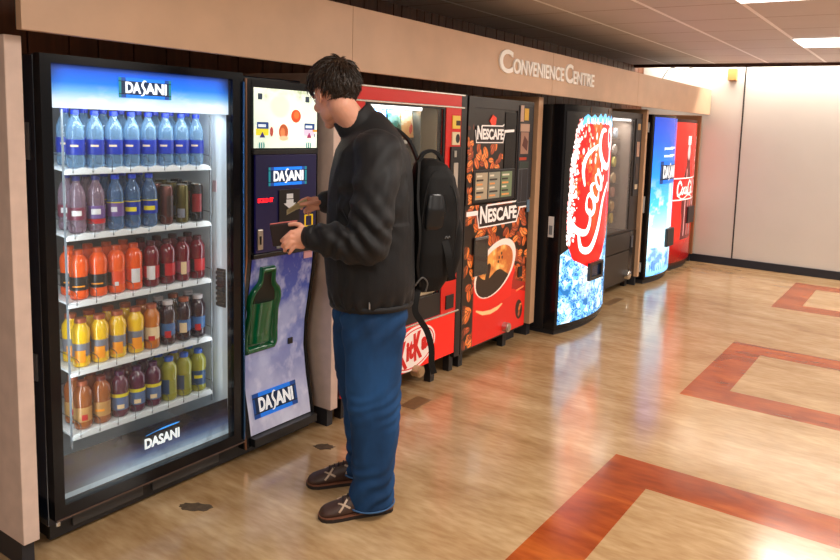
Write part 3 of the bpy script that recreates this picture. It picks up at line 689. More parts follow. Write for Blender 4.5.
DESC = dict(water='clear water bottle with blue cap', pink='pinkish water bottle with plum label', lilac='water bottle with lilac label, red band',
 berry='water bottle with purple label, yellow line', lemon='blue-tinted bottle with navy and yellow label', can_brown='slim brown drink can', can_olive='slim olive drink can', can_red='slim black and crimson drink can',
 orange_black='orange sports drink with black label', orange_red='orange sports drink with vermilion and black label', orange_white='orange sports drink with white label panel',
 red_white='dark red sports drink with white label panel', red_black='dark red sports drink with black and red label', red_cream='dark red sports drink with cream label strip',
 yellow='yellow juice bottle with orange label', amber='amber juice bottle with cream label', dark='dark purple juice bottle with blue label', dark_cream='dark purple juice bottle with cream label panel',
 cider='brown juice bottle with tan label', cider_dark='brown juice bottle with tan and orange label', purple='purple juice bottle with yellow-topped blue label', green='yellow-green juice bottle with blue cap', green_bright='yellow-green juice bottle with yellow mark')
ROWS = [['water']*8, ['pink', 'lilac', 'berry', 'lemon', 'lemon', 'can_brown', 'can_olive', 'can_red'],
        ['orange_black', 'orange_black', 'orange_red', 'orange_white', 'red_white', 'red_black', 'red_cream', 'red_black'],
        ['yellow', 'yellow', 'yellow', 'yellow', 'amber', 'dark', 'dark_cream', 'dark'],
        ['cider', 'cider_dark', 'purple', 'purple', 'purple', 'green', 'green', 'green_bright']]
SHN = ['top shelf', 'second shelf', 'middle shelf', 'fourth shelf', 'lowest shelf']
ORD = ['leftmost', 'second from left', 'third from left', 'fourth from left', 'fifth from left', 'sixth from left', 'seventh from left', 'rightmost']
used = set()
def put(kind, loc, rz, label, group):
    src = KINDS[kind]
    if kind in used:
        o = src.copy(); COL.objects.link(o)
        for ch in src.children:
            q = ch.copy(); COL.objects.link(q); q.parent = o
    else: o = src; used.add(kind)
    o.location = loc; o.rotation_euler = (0, 0, rz); tag(o, label, 'can' if 'can' in kind else 'bottle', group)
rb = random.Random(5)
for s, z in enumerate(SH):
    for i, k in enumerate(ROWS[s]):
        for r in range(3 if 'can_' in k else 2):
            y = 2.783+.072*r; zz = z+.017+(y-2.748)*.0802
            put(k, (BX[i]+rb.uniform(-.002, .002), y, zz+.0015), rb.uniform(-.18, .18),
                '%s, %s, %s, %s' % (DESC[k], ORD[i], ('front row', 'second row', 'third row')[r], SHN[s]),
                'drinks on the %s of the cooler' % SHN[s])
#--PART3--
# ---------------- 2: red snack machine
YK = 2.57
def frame(bm, x0, x1, z0, z1, gx0, gx1, gz0, gz1, ya, yb):
    for a in ((x0, gx0, z0, z1), (gx1, x1, z0, z1), (gx0, gx1, z0, gz0), (gx0, gx1, gz1, z1)): box(bm, a[0], a[1], ya, yb, a[2], a[3])
sk = thing('snack_machine', (3.2, 2.7, 0), 'red and black snack vending machine standing behind the man, oval sign below its glass', 'vending machine')
bm = NB()
box(bm, 2.665, 2.70, 2.60, 3.30, .13, 1.79); box(bm, 3.54, 3.733, 2.60, 3.30, .13, 1.79); box(bm, 2.70, 3.54, 2.60, 3.30, 1.72, 1.79)
box(bm, 2.70, 3.54, 2.60, 3.30, .13, .40); box(bm, 2.70, 3.54, 3.26, 3.30, .40, 1.72)
obj('cabinet', bm, BLACK, sk)
bm = NB(); frame(bm, 2.668, 3.672, .415, 1.778, 2.80, 3.515, .42, 1.705, YK-.005, 2.60); df = obj('door', bm, RED, sk)
for z, x1 in ((1.783, 3.70), (1.706, 3.70), (.412, 3.70)):
    bm = NB(); box(bm, 2.665, x1, YK-.014, YK+.004, z-.006, z+.006, .003); obj('chrome_strip', bm, CHROME, df)
bm = NB(); box(bm, 3.673, 3.733, YK-.006, 2.60, .10, 1.79, .003); obj('side_post', bm, BLACK, sk)
bm = NB(); box(bm, 2.80, 3.515, YK+.012, YK+.016, .42, 1.705); obj('glass', bm, glass_mat('snack_glass', (.9, .9, .88), .10, .03, .015), df)
bm = NB(); frame(bm, 2.795, 3.52, .42, 1.708, 2.815, 3.498, .56, 1.69, YK+.0, YK+.011); obj('glass_frame', bm, BLACK, df)
# inside
bm = NB(); box(bm, 3.49, 3.50, 2.62, 3.2, .45, 1.70); obj('side_wall', bm, mat('beige_liner', rgb(196, 178, 146), .5), sk)
bm = NB(); box(bm, 3.36, 3.365, 2.64, 3.2, .62, 1.69); obj('divider', bm, mat('divider_grey', (.10, .11, .10), .3), sk)
bm = NB(); box(bm, 2.71, 3.485, 3.2, 3.22, .45, 1.70); obj('back_panel', bm, mat('snack_back', (.06, .06, .06), .5), sk)
bm = NB(); box(bm, 2.83, 3.48, YK+.02, YK+.06, .565, .615, .004); obj('cream_bar', bm, mat('cream_bar', rgb(228, 208, 172), .4), sk)
bm = NB(); box(bm, 2.83, 3.48, YK+.017, YK+.03, .43, .555, .005); fl = obj('delivery_flap', bm, GLOSSBLACK, sk)
bm = NB(); box(bm, 2.74, 3.36, 2.63, 2.66, 1.672, 1.70); obj('lamp_tube', bm, mat('tube_lit', (.9, .97, 1), .4, emit=3), sk)
area('snack_lamp', (3.05, 2.68, 1.665), (math.radians(20), 0, 0), .6, .03, 2.2, (.9, .97, 1))
def at(px, py, ax, val):
    d = _r*((px-CX)/FPX) - _u*((py-CY)/FPX) + _fw; i = 'xyz'.index(ax); o = np.array([0, 0, CAMZ]); return o+d*(val-o[i])/d[i]
ss = []
for z in (1.50, 1.27, 1.04, .81):
    bm = NB(); box(bm, 2.74, 3.355, 2.70, 3.2, z-.012, z); box(bm, 2.74, 3.355, 2.69, 2.70, z-.03, z+.012); sh = obj('shelf', bm, mat('shelf_black', (.02, .02, .02), .4), sk)
    for k in range(5):
        bm = NB(); x = 2.81+.118*k; tube(bm, [(x+.035*math.cos(t*.7), 2.715+.0062*t, z+.048+.035*math.sin(t*.7)) for t in range(46)], .0018, 5); obj('coil', bm, STEEL, sh)
        bm = NB(); box(bm, x-.016, x+.016, 2.686, 2.69, z-.022, z-.002); obj('price_label', bm, STICK, sh)
def bag(cols, name, seed):
    bm = NB(); nx, nz = 12, 16; w, h = .105, .165; g = []
    r = random.Random(seed)
    for side in (-1, 1):
        rows = []
        for j in range(nz+1):
            v = j/nz; row = []
            for i in range(nx+1):
                u = i/nx; t = (math.sin(PI*u)**.6)*(math.sin(PI*min(1, max(0, (v-.05)/.9)))**.5)
                row.append(bm.verts.new(((u-.5)*w*(1-.08*t), side*(.024*t+.0006)+.0*side, v*h)))
            rows.append(row)
        for j in range(nz):
            for i in range(nx):
                f = bm.faces.new((rows[j][i], rows[j][i+1], rows[j+1][i+1], rows[j+1][i])); v = (j+.5)/nz; u = (i+.5)/nx
                k = 0
                if abs(v-.55-.15*math.sin(u*4)) < .13: k = 1
                if (u-.6)**2+(v-.3)**2 < .03: k = 2
                f.material_index = k
    bmesh.ops.remove_doubles(bm, verts=bm.verts[:], dist=.0015)
    return bm, cols
BAGS = [(2.93, 'green', 'snack bag in green and white hung beside the blue one', [(40, 150, 70), (220, 230, 220), (240, 210, 60)]), (3.055, 'blue', 'blue and white snack bag, leftmost of those visible past the shoulder', [(30, 90, 200), (200, 225, 245), (240, 250, 250)]),
        (3.172, 'teal', 'teal snack bag between the blue and the orange bags', [(40, 160, 145), (150, 220, 210), (20, 110, 90)]), (3.285, 'orange', 'orange and red snack bag nearest the glass divider', [(250, 190, 120), (255, 230, 190), (225, 50, 20)])]
for x, nme, lab, cs in BAGS:
    bm, _ = bag(cs, nme, 1)
    o = obj('snack_bag', bm, [mat('bag_%s_%d' % (nme, i), rgb(*c), .25, coat=.3) for i, c in enumerate(cs)], base=(0, 0, 0), smooth=True)
    o.location = (x, 2.672, 1.514); o.rotation_euler = (-.12, 0, 0); tag(o, lab, 'snack bag', 'snack bags on the top shelf')
# selection column
bm = NB(); box(bm, 3.575, 3.655, YK-.012, YK-.004, 1.655, 1.555+.02, .001); obj('sticker', bm, mat('sticker_yellow', rgb(248, 214, 90), .5), df)
bm = NB(); box(bm, 3.61, 3.655, YK-.014, YK-.012, 1.595, 1.625); obj('sticker', bm, mat('sticker_brown', rgb(60, 40, 30), .5), df)
bm = NB(); box(bm, 3.575, 3.655, YK-.012, YK-.004, 1.475, 1.555, .001); st = obj('sticker', bm, mat('sticker_cream', rgb(236, 220, 180), .5), df)
bm = NB(); plate(bm, ring_pts(3.63, 1.515, .02, .028), YK-.012, .002); obj('sticker_print', bm, BLACK, st)
bm = NB(); box(bm, 3.56, 3.672, YK-.016, YK-.004, .945, 1.465, .004); sp = obj('selection_panel', bm, BLACK, df)
bm = NB(); box(bm, 3.59, 3.635, YK-.020, YK-.015, 1.205, 1.365, .002); kp2 = obj('keypad', bm, mat('keypad_pale', rgb(190, 178, 165), .5), sp)
bm = NB(); box(bm, 3.59, 3.615, YK-.020, YK-.015, 1.40, 1.44, .002); obj('coin_slot', bm, STEEL, sp)
bm = NB(); box(bm, 3.612, 3.652, YK-.010, YK-.004, .655, .78, .003); obj('coin_plate', bm, mat('plate_mauve', rgb(176, 110, 110), .4), df)
bm = NB(); box(bm, 3.56, 3.645, YK-.012, YK-.004, .44, .53, .003); obj('coin_tray', bm, BLACK, df)
# lower red panel with the oval
bm = NB(); box(bm, 2.668, 3.672, YK-.004, YK+.02, .135, .405, .002); lp = obj('lower_panel', bm, REDLIT, sk)
rot = .19
bm = NB(); plate(bm, ring_pts(3.258, .267, .205, .128, rot), YK-.005, .003); ov = obj('oval_sign', bm, mat('oval_white', rgb(245, 225, 215), .4, emit=.2), sk)
bm = NB(); 
o1, o2 = ring_pts(3.258, .267, .192, .116, rot), ring_pts(3.258, .267, .184, .109, rot)
for k in range(40):
    q = [o1[k], o1[(k+1) % 40], o2[(k+1) % 40], o2[k]]; bm.faces.new([bm.verts.new((x, YK-.009, z)) for x, z in q])
obj('oval_outline', bm, mat('logo_red', rgb(205, 24, 20), .4, emit=.2), ov)
def kk(s, u0, u1, v0, v1, dz=0):
    c_, s_ = math.cos(rot), math.sin(rot)
    def f(u, v, w):
        X = -.17+.34*(u0+u*(u1-u0)); Z = v0+v*(v1-v0)
        return Vector((3.258+X*c_-Z*s_, YK-.0085-.003*w, .267+X*s_+Z*c_))
    text('lettering', s, f, MATS['logo_red'], ov, bold=.045, shear=.25)
kk('K', .03, .29, -.088, .080); kk('it', .25, .48, -.052, .062); kk('K', .45, .71, -.080, .090); kk('at', .68, .98, -.045, .055)
bm = NB(); pp = [(2.985, .33), (3.03, .335), (3.05, .30), (3.03, .27), (2.99, .26)]
text('lettering', '6', flat(3.0, 3.045, .27, .345, YK-.0045, .002), MATS['oval_white'], lp, bold=.03)
bm = NB(); cyl(bm, (3.268, YK+.0, .128), (3.268, YK-.055, .128), .034, seg=24); cyl(bm, (3.268, YK-.055, .128), (3.268, YK-.062, .128), .026, seg=24); obj('lock_knob', bm, mat('brass_dull', rgb(190, 165, 130), .35, .7), sk, smooth=True)
for x, y in ((2.73, 2.62), (3.46, 2.575), (3.69, 2.60), (2.73, 3.2), (3.46, 3.2)):
    bm = NB(); box(bm, x-.022, x+.022, y-.0, y+.05, 0, .135, .003); obj('leg', bm, BLACK, sk)

# ---------------- 3: coffee machine
cf = thing('coffee_machine', (4.17, 2.7, 0), 'black coffee vending machine printed with roasted beans and a large red cup', 'vending machine')
bm = NB(); box(bm, 3.742, 4.60, YK+.012, 3.30, .10, 1.785, .004); obj('cabinet', bm, mat('cabinet_brown_black', (.02, .016, .014), .4), cf)
BP = print_mat('print_coffee', .35, .3, .2)
def beans(c, n, x0, x1, y0, y1, seed, sz=.032, cols=((206, 92, 30), (232, 120, 48), (170, 66, 22), (150, 54, 18))):
    r = random.Random(seed)
    for i in range(n):
        x, y = r.uniform(x0, x1), r.uniform(y0, y1); a = r.uniform(0, PI); q = sz*r.uniform(.75, 1.2); col = r.choice(cols)
        c.ell(x, y, q*1.06, q*.66, (40, 14, 8), a, soft=.1); c.ell(x, y, q, q*.58, col, a, soft=.35)
        c.ell(x-q*.15*math.sin(a), y+q*.15*math.cos(a), q*.6, q*.25, tuple(min(255, v+45) for v in col), a, soft=.9, a=.7)
        dx, dy = math.cos(a)*q*.8, math.sin(a)*q*.8; k = q*.12
        c.stroke([(x-dx, y-dy), (x-dy*.12+k*.3, y+dx*.12), (x+dx, y+dy)], q*.16, (56, 18, 8), .85)
XO = 3.758
c = Canvas(.83, .96, 200, 230, (22, 10, 8))
beans(c, 240, .0, .83, .0, .96, 4, .040)
c.poly([(.0, 0), (.035, 0), (.035, .96), (0, .96)], (26, 14, 12), .7)
# red lower area and cup
c.poly([(.125, 0), (.125, .40), (.16, .46), (.66, .46), (.70, .36), (.83, .33), (.83, 0)], (214, 20, 12))
c.poly([(.60, .32), (.83, .26), (.83, .46), (.70, .50)], (60, 22, 14), .55); beans(c, 16, .68, .82, .36, .50, 9, .028)
c.poly([(.125, .42), (.14, .20), (.62, .26), (.665, .56)], (222, 22, 12))
R_ = .42
c.ell(.40, .50, .282, .175, (236, 216, 202), R_, soft=.03); c.ell(.39, .482, .252, .150, (190, 96, 40), R_, soft=.03)
m_in = 1-(((c.U-.39)*math.cos(R_)+(c.V-.482)*math.sin(R_))/.252)**2-((-(c.U-.39)*math.sin(R_)+(c.V-.482)*math.cos(R_))/.150)**2 > 0
n = c.noise(14, 4, seed=3); c.mask(m_in*np.clip((n-.35)*3, 0, 1), (240, 170, 80), .9); c.mask(m_in*(c.U > .36)*np.clip((n-.55)*5, 0, 1), (255, 214, 140), .8)
edge = .455+.03*np.sin(c.U*18)+.10*np.clip(.32-c.U, 0, 1)*2
c.mask(m_in*(c.V < edge), (38, 22, 16)); c.stroke([(.21, .56), (.26, .50), (.31, .52), (.29, .44)], .05, (40, 24, 18), clip=m_in)
for a, b in ((.44, .57), (.48, .565), (.47, .595), (.43, .54)): c.ell(a, b, .010, .012, (70, 26, 14))
c.stroke([(.17, .235), (.25, .205), (.35, .195), (.44, .205), (.50, .225)], [.012, .026, .03, .026, .01], (250, 190, 130))
c.ell(.745, .135, .05, .075, (44, 22, 16), .2); beans(c, 3, .72, .77, .09, .17, 2, .024)
c.stroke([(.70, .285), (.80, .30)], .012, (250, 130, 80))
c.stroke([(.125, 0), (.125, .40)], .006, (120, 10, 8))
c.build('front_print', FL(XO, .118, YK), BP, cf)
def nesc(parent, x0, x1, z0, z1, y, wing=None):
    """white outlined plate with the name; wing: x range of a bar crossing the front"""
    w, h = x1-x0, z1-z0
    lm = mat('coffee_letter', (.86, .78, .72), .4, emit=.3)
    bm = NB(); plate(bm, [(x0, z1-h*.10), (x1+w*.02, z1-h*.10), (x1-w*.03, z0), (x0+w*.03, z0)], y-.001, .002); pl = obj('nameplate', bm, mat('plate_brown', rgb(38, 16, 12), .4), parent)
    def seg(pts, t_):
        bm = NB()
        for (a, b), (c_, d) in zip(pts[:-1], pts[1:]):
            L = math.hypot(c_-a, d-b); nx, nz = -(d-b)/L*t_/2, (c_-a)/L*t_/2; ex, ez = (c_-a)/L*t_*.4, (d-b)/L*t_*.4
            plate(bm, [(a-nx-ex, b-nz-ez), (c_-nx+ex, d-nz+ez), (c_+nx+ex, d+nz+ez), (a+nx-ex, b+nz-ez)], y-.003, .002)
        obj('outline', bm, lm, pl)
    zb = z1-h*.32
    L = ([(wing[0], zb), (x0-w*.04, zb)] if wing else [(x0-w*.02, zb)])
    Rr = ([(x1+w*.06, zb+h*.05), (wing[1], zb+h*.05)] if wing else [(x1+w*.03, zb+h*.05)])
    if wing: seg([L[0], L[1]], h*.2); seg(Rr, h*.2)
    seg([L[-1], (x0+w*.02, z0), (x1-w*.04, z0), Rr[0]], h*.06)
    seg([(x0+w*.20, z1-h*.04), (x1-w*.06, z1-h*.02)], h*.075)
    text('lettering', 'N', flat(x0+w*.03, x0+w*.20, z0+h*.17, z1-h*.04, y-.005, .002), lm, pl, bold=.03)
    text('lettering', 'ESCAFE', flat(x0+w*.22, x1-w*.04, z0+h*.17, z1-h*.20, y-.005, .002), lm, pl, bold=.035)
    bm = NB(); plate(bm, [(x1-w*.10, z1-h*.0), (x1-w*.03, z1+h*.10), (x1-w*.02, z1+h*.04), (x1-w*.08, z1-h*.03)], y-.005, .002); obj('accent', bm, lm, pl)
nesc(cf, 3.905, 4.42, .925, 1.075, YK-.002, (3.775, 4.575))
# upper display area (set back) with its frame
bm = NB(); frame(bm, 3.742, 4.60, 1.085, 1.785, 3.825, 4.37, 1.085, 1.715, YK-.004, YK+.012); obj('upper_frame', bm, mat('frame_brown', rgb(40, 32, 30), .35), cf)
c = Canvas(.068, .62, 20, 140, (20, 12, 12)); beans(c, 26, .0, .068, -.02, .5, 12, .028); c.poly([(0, .46), (.068, .40), (.068, .62), (0, .62)], (30, 22, 20), .7)
c.build('side_print', FL(3.752, 1.09, YK-.0055), BP, cf)
bm = NB(); box(bm, 3.825, 4.37, YK+.006, YK+.014, 1.085, 1.715); ub = obj('upper_panel', bm, mat('panel_brown', rgb(36, 28, 26), .3), cf)
bm = NB(); box(bm, 4.215, 4.37, YK+.001, YK+.006, 1.085, 1.70); obj('upper_strip', bm, GLOSSBLACK, ub)
c = Canvas(.37, .165, 110, 50, (24, 12, 10)); beans(c, 17, 0.02, .37, .01, .155, 21, .036)
c.build('bean_print', FL(3.83, 1.315, YK+.004), BP, ub)
nesc(ub, 3.85, 4.20, 1.49, 1.605, YK+.003)
bm = NB(); plate(bm, [(4.20, 1.558), (4.33, 1.565), (4.33, 1.583), (4.20, 1.576)], YK+.0, .002); obj('logo_bar', bm, MATS['coffee_letter'], ub)
bm = NB(); plate(bm, [(4.01, 1.635), (4.05, 1.675), (4.095, 1.655), (4.085, 1.61), (4.04, 1.60)], YK+.003, .004); obj('red_emblem', bm, mat('emblem_red', rgb(225, 60, 34), .4, emit=.4), ub)
# drink menu: lit tiles in a black frame
bm = NB(); box(bm, 3.82, 4.35, YK-.012, YK+.004, 1.095, 1.31, .004); mn = obj('menu_frame', bm, BLACK, cf)
rr_ = random.Random(3)
for q in range(3):
    x = 3.845+q*.158
    bm = NB(); box(bm, x, x+.142, YK-.0145, YK-.011, 1.115, 1.292); mp_ = obj('menu_card', bm, mat('menu_card_%d' % q, rgb(*((176, 158, 130), (150, 146, 128), (118, 134, 100))[q]), .4, emit=.15), mn)
    for r in range(6):
        z = 1.27-r*.027
        bm = NB(); box(bm, x+.01, x+.06+.05*rr_.random(), YK-.017, YK-.0145, z-.006, z+.006); obj('button_strip', bm, mat('strip_%d' % (r % 3), rgb(*((226, 214, 190), (60, 52, 44), (236, 160, 90))[r % 3]), .4, emit=.1), mp_)
# coin column
bm = NB(); box(bm, 4.385, 4.575, YK-.010, YK+.0, 1.03, 1.755, .004); cc_ = obj('coin_column', bm, mat('coin_black', (.016, .016, .022), .3), cf)
for x0, x1, z0, z1, cc in ((4.395, 4.44, 1.64, 1.755, (206, 170, 150)), (4.45, 4.51, 1.65, 1.735, (226, 176, 60)), (4.40, 4.53, 1.57, 1.625, (196, 160, 138)), (4.41, 4.52, 1.41, 1.565, (172, 128, 108)), (4.40, 4.50, 1.365, 1.385, (190, 60, 26)), (4.40, 4.535, 1.305, 1.35, (50, 62, 56))):
    bm = NB(); box(bm, x0, x1, YK-.013, YK-.009, z0, z1); obj('notice', bm, mat('notice_%d_%d' % cc[:2], rgb(*cc), .5), cc_)
bm = NB(); plate(bm, [(4.43, 1.47), (4.50, 1.43), (4.51, 1.50), (4.46, 1.54)], YK-.0135, .001); obj('notice_print', bm, mat('notice_print', rgb(96, 50, 40), .5), cc_)
for a in ((4.40, 4.535, 1.30, 1.302), (4.40, 4.402, 1.06, 1.30), (4.445, 4.447, 1.06, 1.30), (4.533, 4.535, 1.06, 1.30), (4.40, 4.535, 1.06, 1.062)):
    bm = NB(); box(bm, a[0], a[1], YK-.012, YK-.009, a[2], a[3]+.001); obj('panel_line', bm, mat('line_grey', rgb(120, 120, 128), .4), cc_)
bm = NB(); box(bm, 4.535, 4.575, YK-.016, YK-.008, .98, 1.07, .003); obj('coin_return', bm, mat('coin_blue', rgb(92, 116, 136), .3), cf)
# dispensing window, lock, feet
bm = NB(); box(bm, 3.86, 4.03, YK-.014, YK-.001, .60, .865, .006); dw = obj('dispensing_door', bm, mat('smoke_black', (.02, .022, .024), .15, coat=.4), cf)
bm = NB(); box(bm, 3.865, 4.025, YK-.018, YK-.013, .845, .86, .002); obj('door_lip', bm, mat('lip_grey', rgb(96, 96, 98), .4), dw)
bm = NB(); box(bm, 4.46, 4.52, YK-.008, YK-.001, .50, .58, .002); obj('coin_tray', bm, BLACK, cf)
bm = NB(); cyl(bm, (4.30, YK+.0, .165), (4.30, YK-.04, .165), .034, seg=24); cyl(bm, (4.30, YK-.04, .165), (4.30, YK-.046, .165), .024, seg=24); obj('lock_knob', bm, STEEL, cf, smooth=True)
bm = NB(); box(bm, 3.742, 3.757, YK-.004, YK+.013, .10, 1.785); obj('edge_post', bm, BLACK, cf)
for x, y in ((3.80, 2.60), (4.36, 2.60), (3.80, 3.2), (4.36, 3.2)):
    bm = NB(); box(bm, x-.025, x+.025, y, y+.05, 0, .102, .003); obj('leg', bm, BLACK, cf)
bm = NB(); box(bm, 4.42, 4.60, 2.66, 3.28, 0, .10); obj('plinth', bm, PLINTH, cf)

# ---------------- bowed drink machines
def bowed(name, x0, x1, ye, yb, z0, z1, lab, mt=GLOSSBLACK):
    xc, hw = (x0+x1)/2, (x1-x0)/2
    def fy(x, z=0): return ye-(ye-yb)*(1-((x-xc)/hw)**2)
    t = thing(name, (xc, (ye+3.3)/2, 0), lab, 'vending machine')
    n = 28; arc = [(x0+(x1-x0)*i/n, fy(x0+(x1-x0)*i/n)) for i in range(n+1)]
    bm = NB(); extrude_poly(bm, arc+[(x1, ye+.10), (x0, ye+.10)], z0, z1); dr = obj('door', bm, mt, t, smooth=True)
    bm = NB(); box(bm, x0+.004, x1-.004, ye+.105, 3.30, .04, z1-.004, .004); obj('cabinet', bm, BLACK, t)
    bm = NB(); extrude_poly(bm, [(x, y+.03) for x, y in arc[1:-1]]+[(x1-.03, 3.25), (x0+.03, 3.25)], 0, z0); obj('base', bm, PLINTH, t)
    return t, dr, fy
# 4: can machine
ck, ckd, ckf = bowed('drinks_machine', 4.815, 5.735, 2.425, 2.345, .045, 1.785, 'bow-fronted black drinks machine with a huge glowing red can bursting from ice')
W_, H_ = .875, 1.65; X0_ = 4.838; Z0_ = .085
c = Canvas(W_, H_, 200, 360, (14, 12, 12))
V, U = c.V, c.U
# ice field at the bottom
icem = c.inside([(0, 0), (W_, 0), (W_, .75), (.80, .60), (.62, .56), (.30, .56), (.10, .60), (.03, .565), (0, .55)]).astype(float)
n1 = c.noise(16, 4, 1, 1, 3); n2 = c.noise(34, 3, 1, 1, 8)
base = np.zeros_like(c.c); base[:] = rgb(140, 200, 238)
def mixin(m, col): 
    global base
    m = np.clip(m, 0, 1)[..., None]; base = base*(1-m)+np.array(rgb(*col))*m
mixin(np.abs(n1-.5) < .035, (30, 120, 190)); mixin((n1-.52)*6, (50, 140, 206)); mixin((.42-n1)*6, (230, 246, 255)); mixin((n1-.6)*8, (20, 96, 160))
mixin(np.clip(1-np.abs(U-.36)/.14, 0, 1)*np.clip((V-.15)/.2, 0, 1), (255, 255, 255)); mixin(((n1 > .5) & (n1 < .53)).astype(float)*.8, (16, 70, 120))
c.mask(icem, base)
rs = random.Random(6)
for i in range(70):
    x, y = rs.uniform(0, W_), rs.uniform(0, .56); a = rs.uniform(0, PI); L = rs.uniform(.05, .11); col = rs.choice([(28, 116, 186), (90, 176, 226), (235, 248, 255), (40, 130, 196), (16, 92, 160)])
    c.poly([(x, y), (x+L*math.cos(a), y+L*math.sin(a)), (x+L*.7*math.cos(a+.7), y+L*.7*math.sin(a+.7))], col, .65)
# can
can = [(.165, 1.59), (.13, 1.50), (.085, 1.25), (.075, 1.0), (.07, .8), (.075, .62), (.14, .50), (.35, .42), (.55, .40), (.68, .50), (.86, .70), (.895, .80), (.895, 1.45), (.86, 1.555), (.80, 1.60), (.5, 1.585)]
canm = c.inside(can).astype(float); red = np.zeros_like(c.c); red[:] = rgb(226, 14, 16)
def mr_(m, col):
    global red
    m = np.clip(m, 0, 1)[..., None]; red = red*(1-m)+np.array(rgb(*col))*m
mr_(np.clip(1-np.abs(U-.43-.0*(V-1))/.10, 0, 1)*np.clip((V-.6)/.3, 0, 1)*.85, (250, 84, 22)); mr_((U > .72)*np.clip((V-.8)*3, 0, .55), (190, 8, 14))
mr_(np.clip(1-np.abs(U-.80)/.03, 0, 1)*(V > 1.0)*(V < 1.52)*.9, (255, 235, 225)); mr_(np.clip((n1-.55)*5, 0, .7)*(V > 1.0)*(U < .5), (250, 110, 50))
c.mask(canm, red)
# frosty droplets along the left side
for i in range(420):
    t = rs.random(); y = .62+t*.98; ex = np.interp(y, [.62, .8, 1.0, 1.25, 1.5, 1.6], [.075, .07, .075, .085, .13, .165]); d = abs(rs.gauss(0, .035)); q = rs.uniform(.004, .013)
    c.ell(ex-.015+d, y, q, q*rs.uniform(.8, 1.5), rs.choice([(255, 250, 250), (255, 214, 214), (240, 120, 120), (255, 255, 255)]), soft=.5)
for i in range(30):
    c.ell(rs.uniform(.2, .45), rs.uniform(1.25, 1.58), rs.uniform(.005, .015), rs.uniform(.01, .03), rs.choice([(255, 240, 235), (255, 180, 150)]), soft=.6, a=.8)
# ice crown
r2 = random.Random(4); cp = [(.17, 1.54)]
for k in range(13): cp.append((.17+.68*(k+.5)/13, 1.60+(.055 if k % 2 else .015)*r2.uniform(.6, 1.3)))
cp += [(.885, 1.56), (.86, 1.545), (.55, 1.575), (.26, 1.575)]
c.poly(cp, (90, 176, 226)); 
for i in range(26):
    x = r2.uniform(.18, .85); c.poly([(x, 1.57), (x+.03, 1.56), (x+.012, 1.62)], r2.choice([(190, 228, 250), (236, 248, 255), (60, 140, 200)]), .8)
# flowing script lettering up the can
A_ = math.radians(52)
def S(pts, w):  # local: x along the baseline, y height
    out = []
    for p in spline([(a, b, 0) for a, b in pts], 8):
        k = p.x; X = p.x; Y = p.y
        out.append((.20+X*math.cos(A_)-Y*math.sin(A_), .74+X*math.sin(A_)+Y*math.cos(A_)))
    n_ = len(out); ws = [w*(.45+.65*math.sin(PI*i/(n_-1))) for i in range(n_)]
    c.stroke(out, ws, (255, 252, 250), 1, canm)
WH = .05
S([(.17, .20), (.11, .27), (.02, .20), (-.03, .05), (.03, -.10), (.13, -.10), (.20, -.03)], WH)      # C
S([(-.03, -.02), (-.10, -.14), (-.02, -.26), (.18, -.27), (.42, -.20), (.60, -.22)], WH*1.1)         # swash under the word
S([(.24, .07), (.18, .02), (.19, -.07), (.25, -.09), (.30, -.02), (.29, .06), (.24, .07)], WH*.85)     # o
S([(.40, .06), (.35, .08), (.31, .0), (.34, -.09), (.40, -.07)], WH*.85)                            # c
S([(.50, .06), (.45, .07), (.42, -.02), (.46, -.09), (.51, -.02), (.52, .07), (.52, -.07), (.56, -.06)], WH*.8)   # a
S([(.57, .0), (.62, .03)], WH*.9)
S([(.86, .16), (.80, .22), (.68, .18), (.63, .04), (.68, -.10), (.78, -.11), (.86, -.02)], WH*1.1)      # C
S([(.66, .22), (.50, .30), (.38, .27), (.30, .17)], WH*.8)
S([(.89, .07), (.84, .01), (.86, -.08), (.92, -.09), (.96, 0), (.93, .08), (.89, .07)], WH*.8)
S([(.99, -.05), (1.03, .18), (1.0, .24), (.98, .1), (1.0, -.08), (1.05, -.06)], WH*.7)
c.stroke([(.80, .60), (.84, .68), (.83, .78)], .02, (20, 140, 60)); c.mask(((U > .80)*(V > .56)*(V < .62)*canm), (200, 230, 240), .6)
e = np.minimum(U, W_-U)
fc = lambda u, v: (X0_+u, ckf(X0_+u)-.0035, Z0_+v)
c.build('graphic_panel', fc, print_mat('print_can', 1.35, .25, .3), ckd, smooth='all')
for x in (5.13, 5.50):   # faint seams of the upper dark part
    bm = NB(); box(bm, x-.003, x+.003, ckf(x)-.0045, ckf(x), 1.72, 1.775); obj('seam', bm, mat('seam_tan', rgb(120, 86, 60), .4), ckd)
x = 5.36; bm = NB(); frame(bm, 5.20, 5.46, .385, .53, 5.235, 5.425, .41, .51, 2.318, 2.36); pd = obj('delivery_door', bm, BLACK, ck)
bm = NB(); box(bm, 5.235, 5.425, 2.335, 2.345, .41, .51); obj('opening', bm, mat('opening_blue', rgb(14, 40, 74), .2), pd)
bm = NB(); box(bm, 4.810, 4.8155, 2.47, 2.515, .77, .93); obj('side_label', bm, STICK, ck)
bm = NB(); box(bm, 4.808, 4.811, 2.478, 2.507, .79, .86); obj('side_label', bm, mat('label_mid', rgb(120, 128, 136), .5), ck)
for z in (.30, .44, .58):
    bm = NB(); box(bm, 4.8165, 4.8185, 2.70, 3.1, z-.04, z+.04); obj('side_vent', bm, mat('vent_blue', rgb(44, 60, 120), .5, emit=.1), ck)

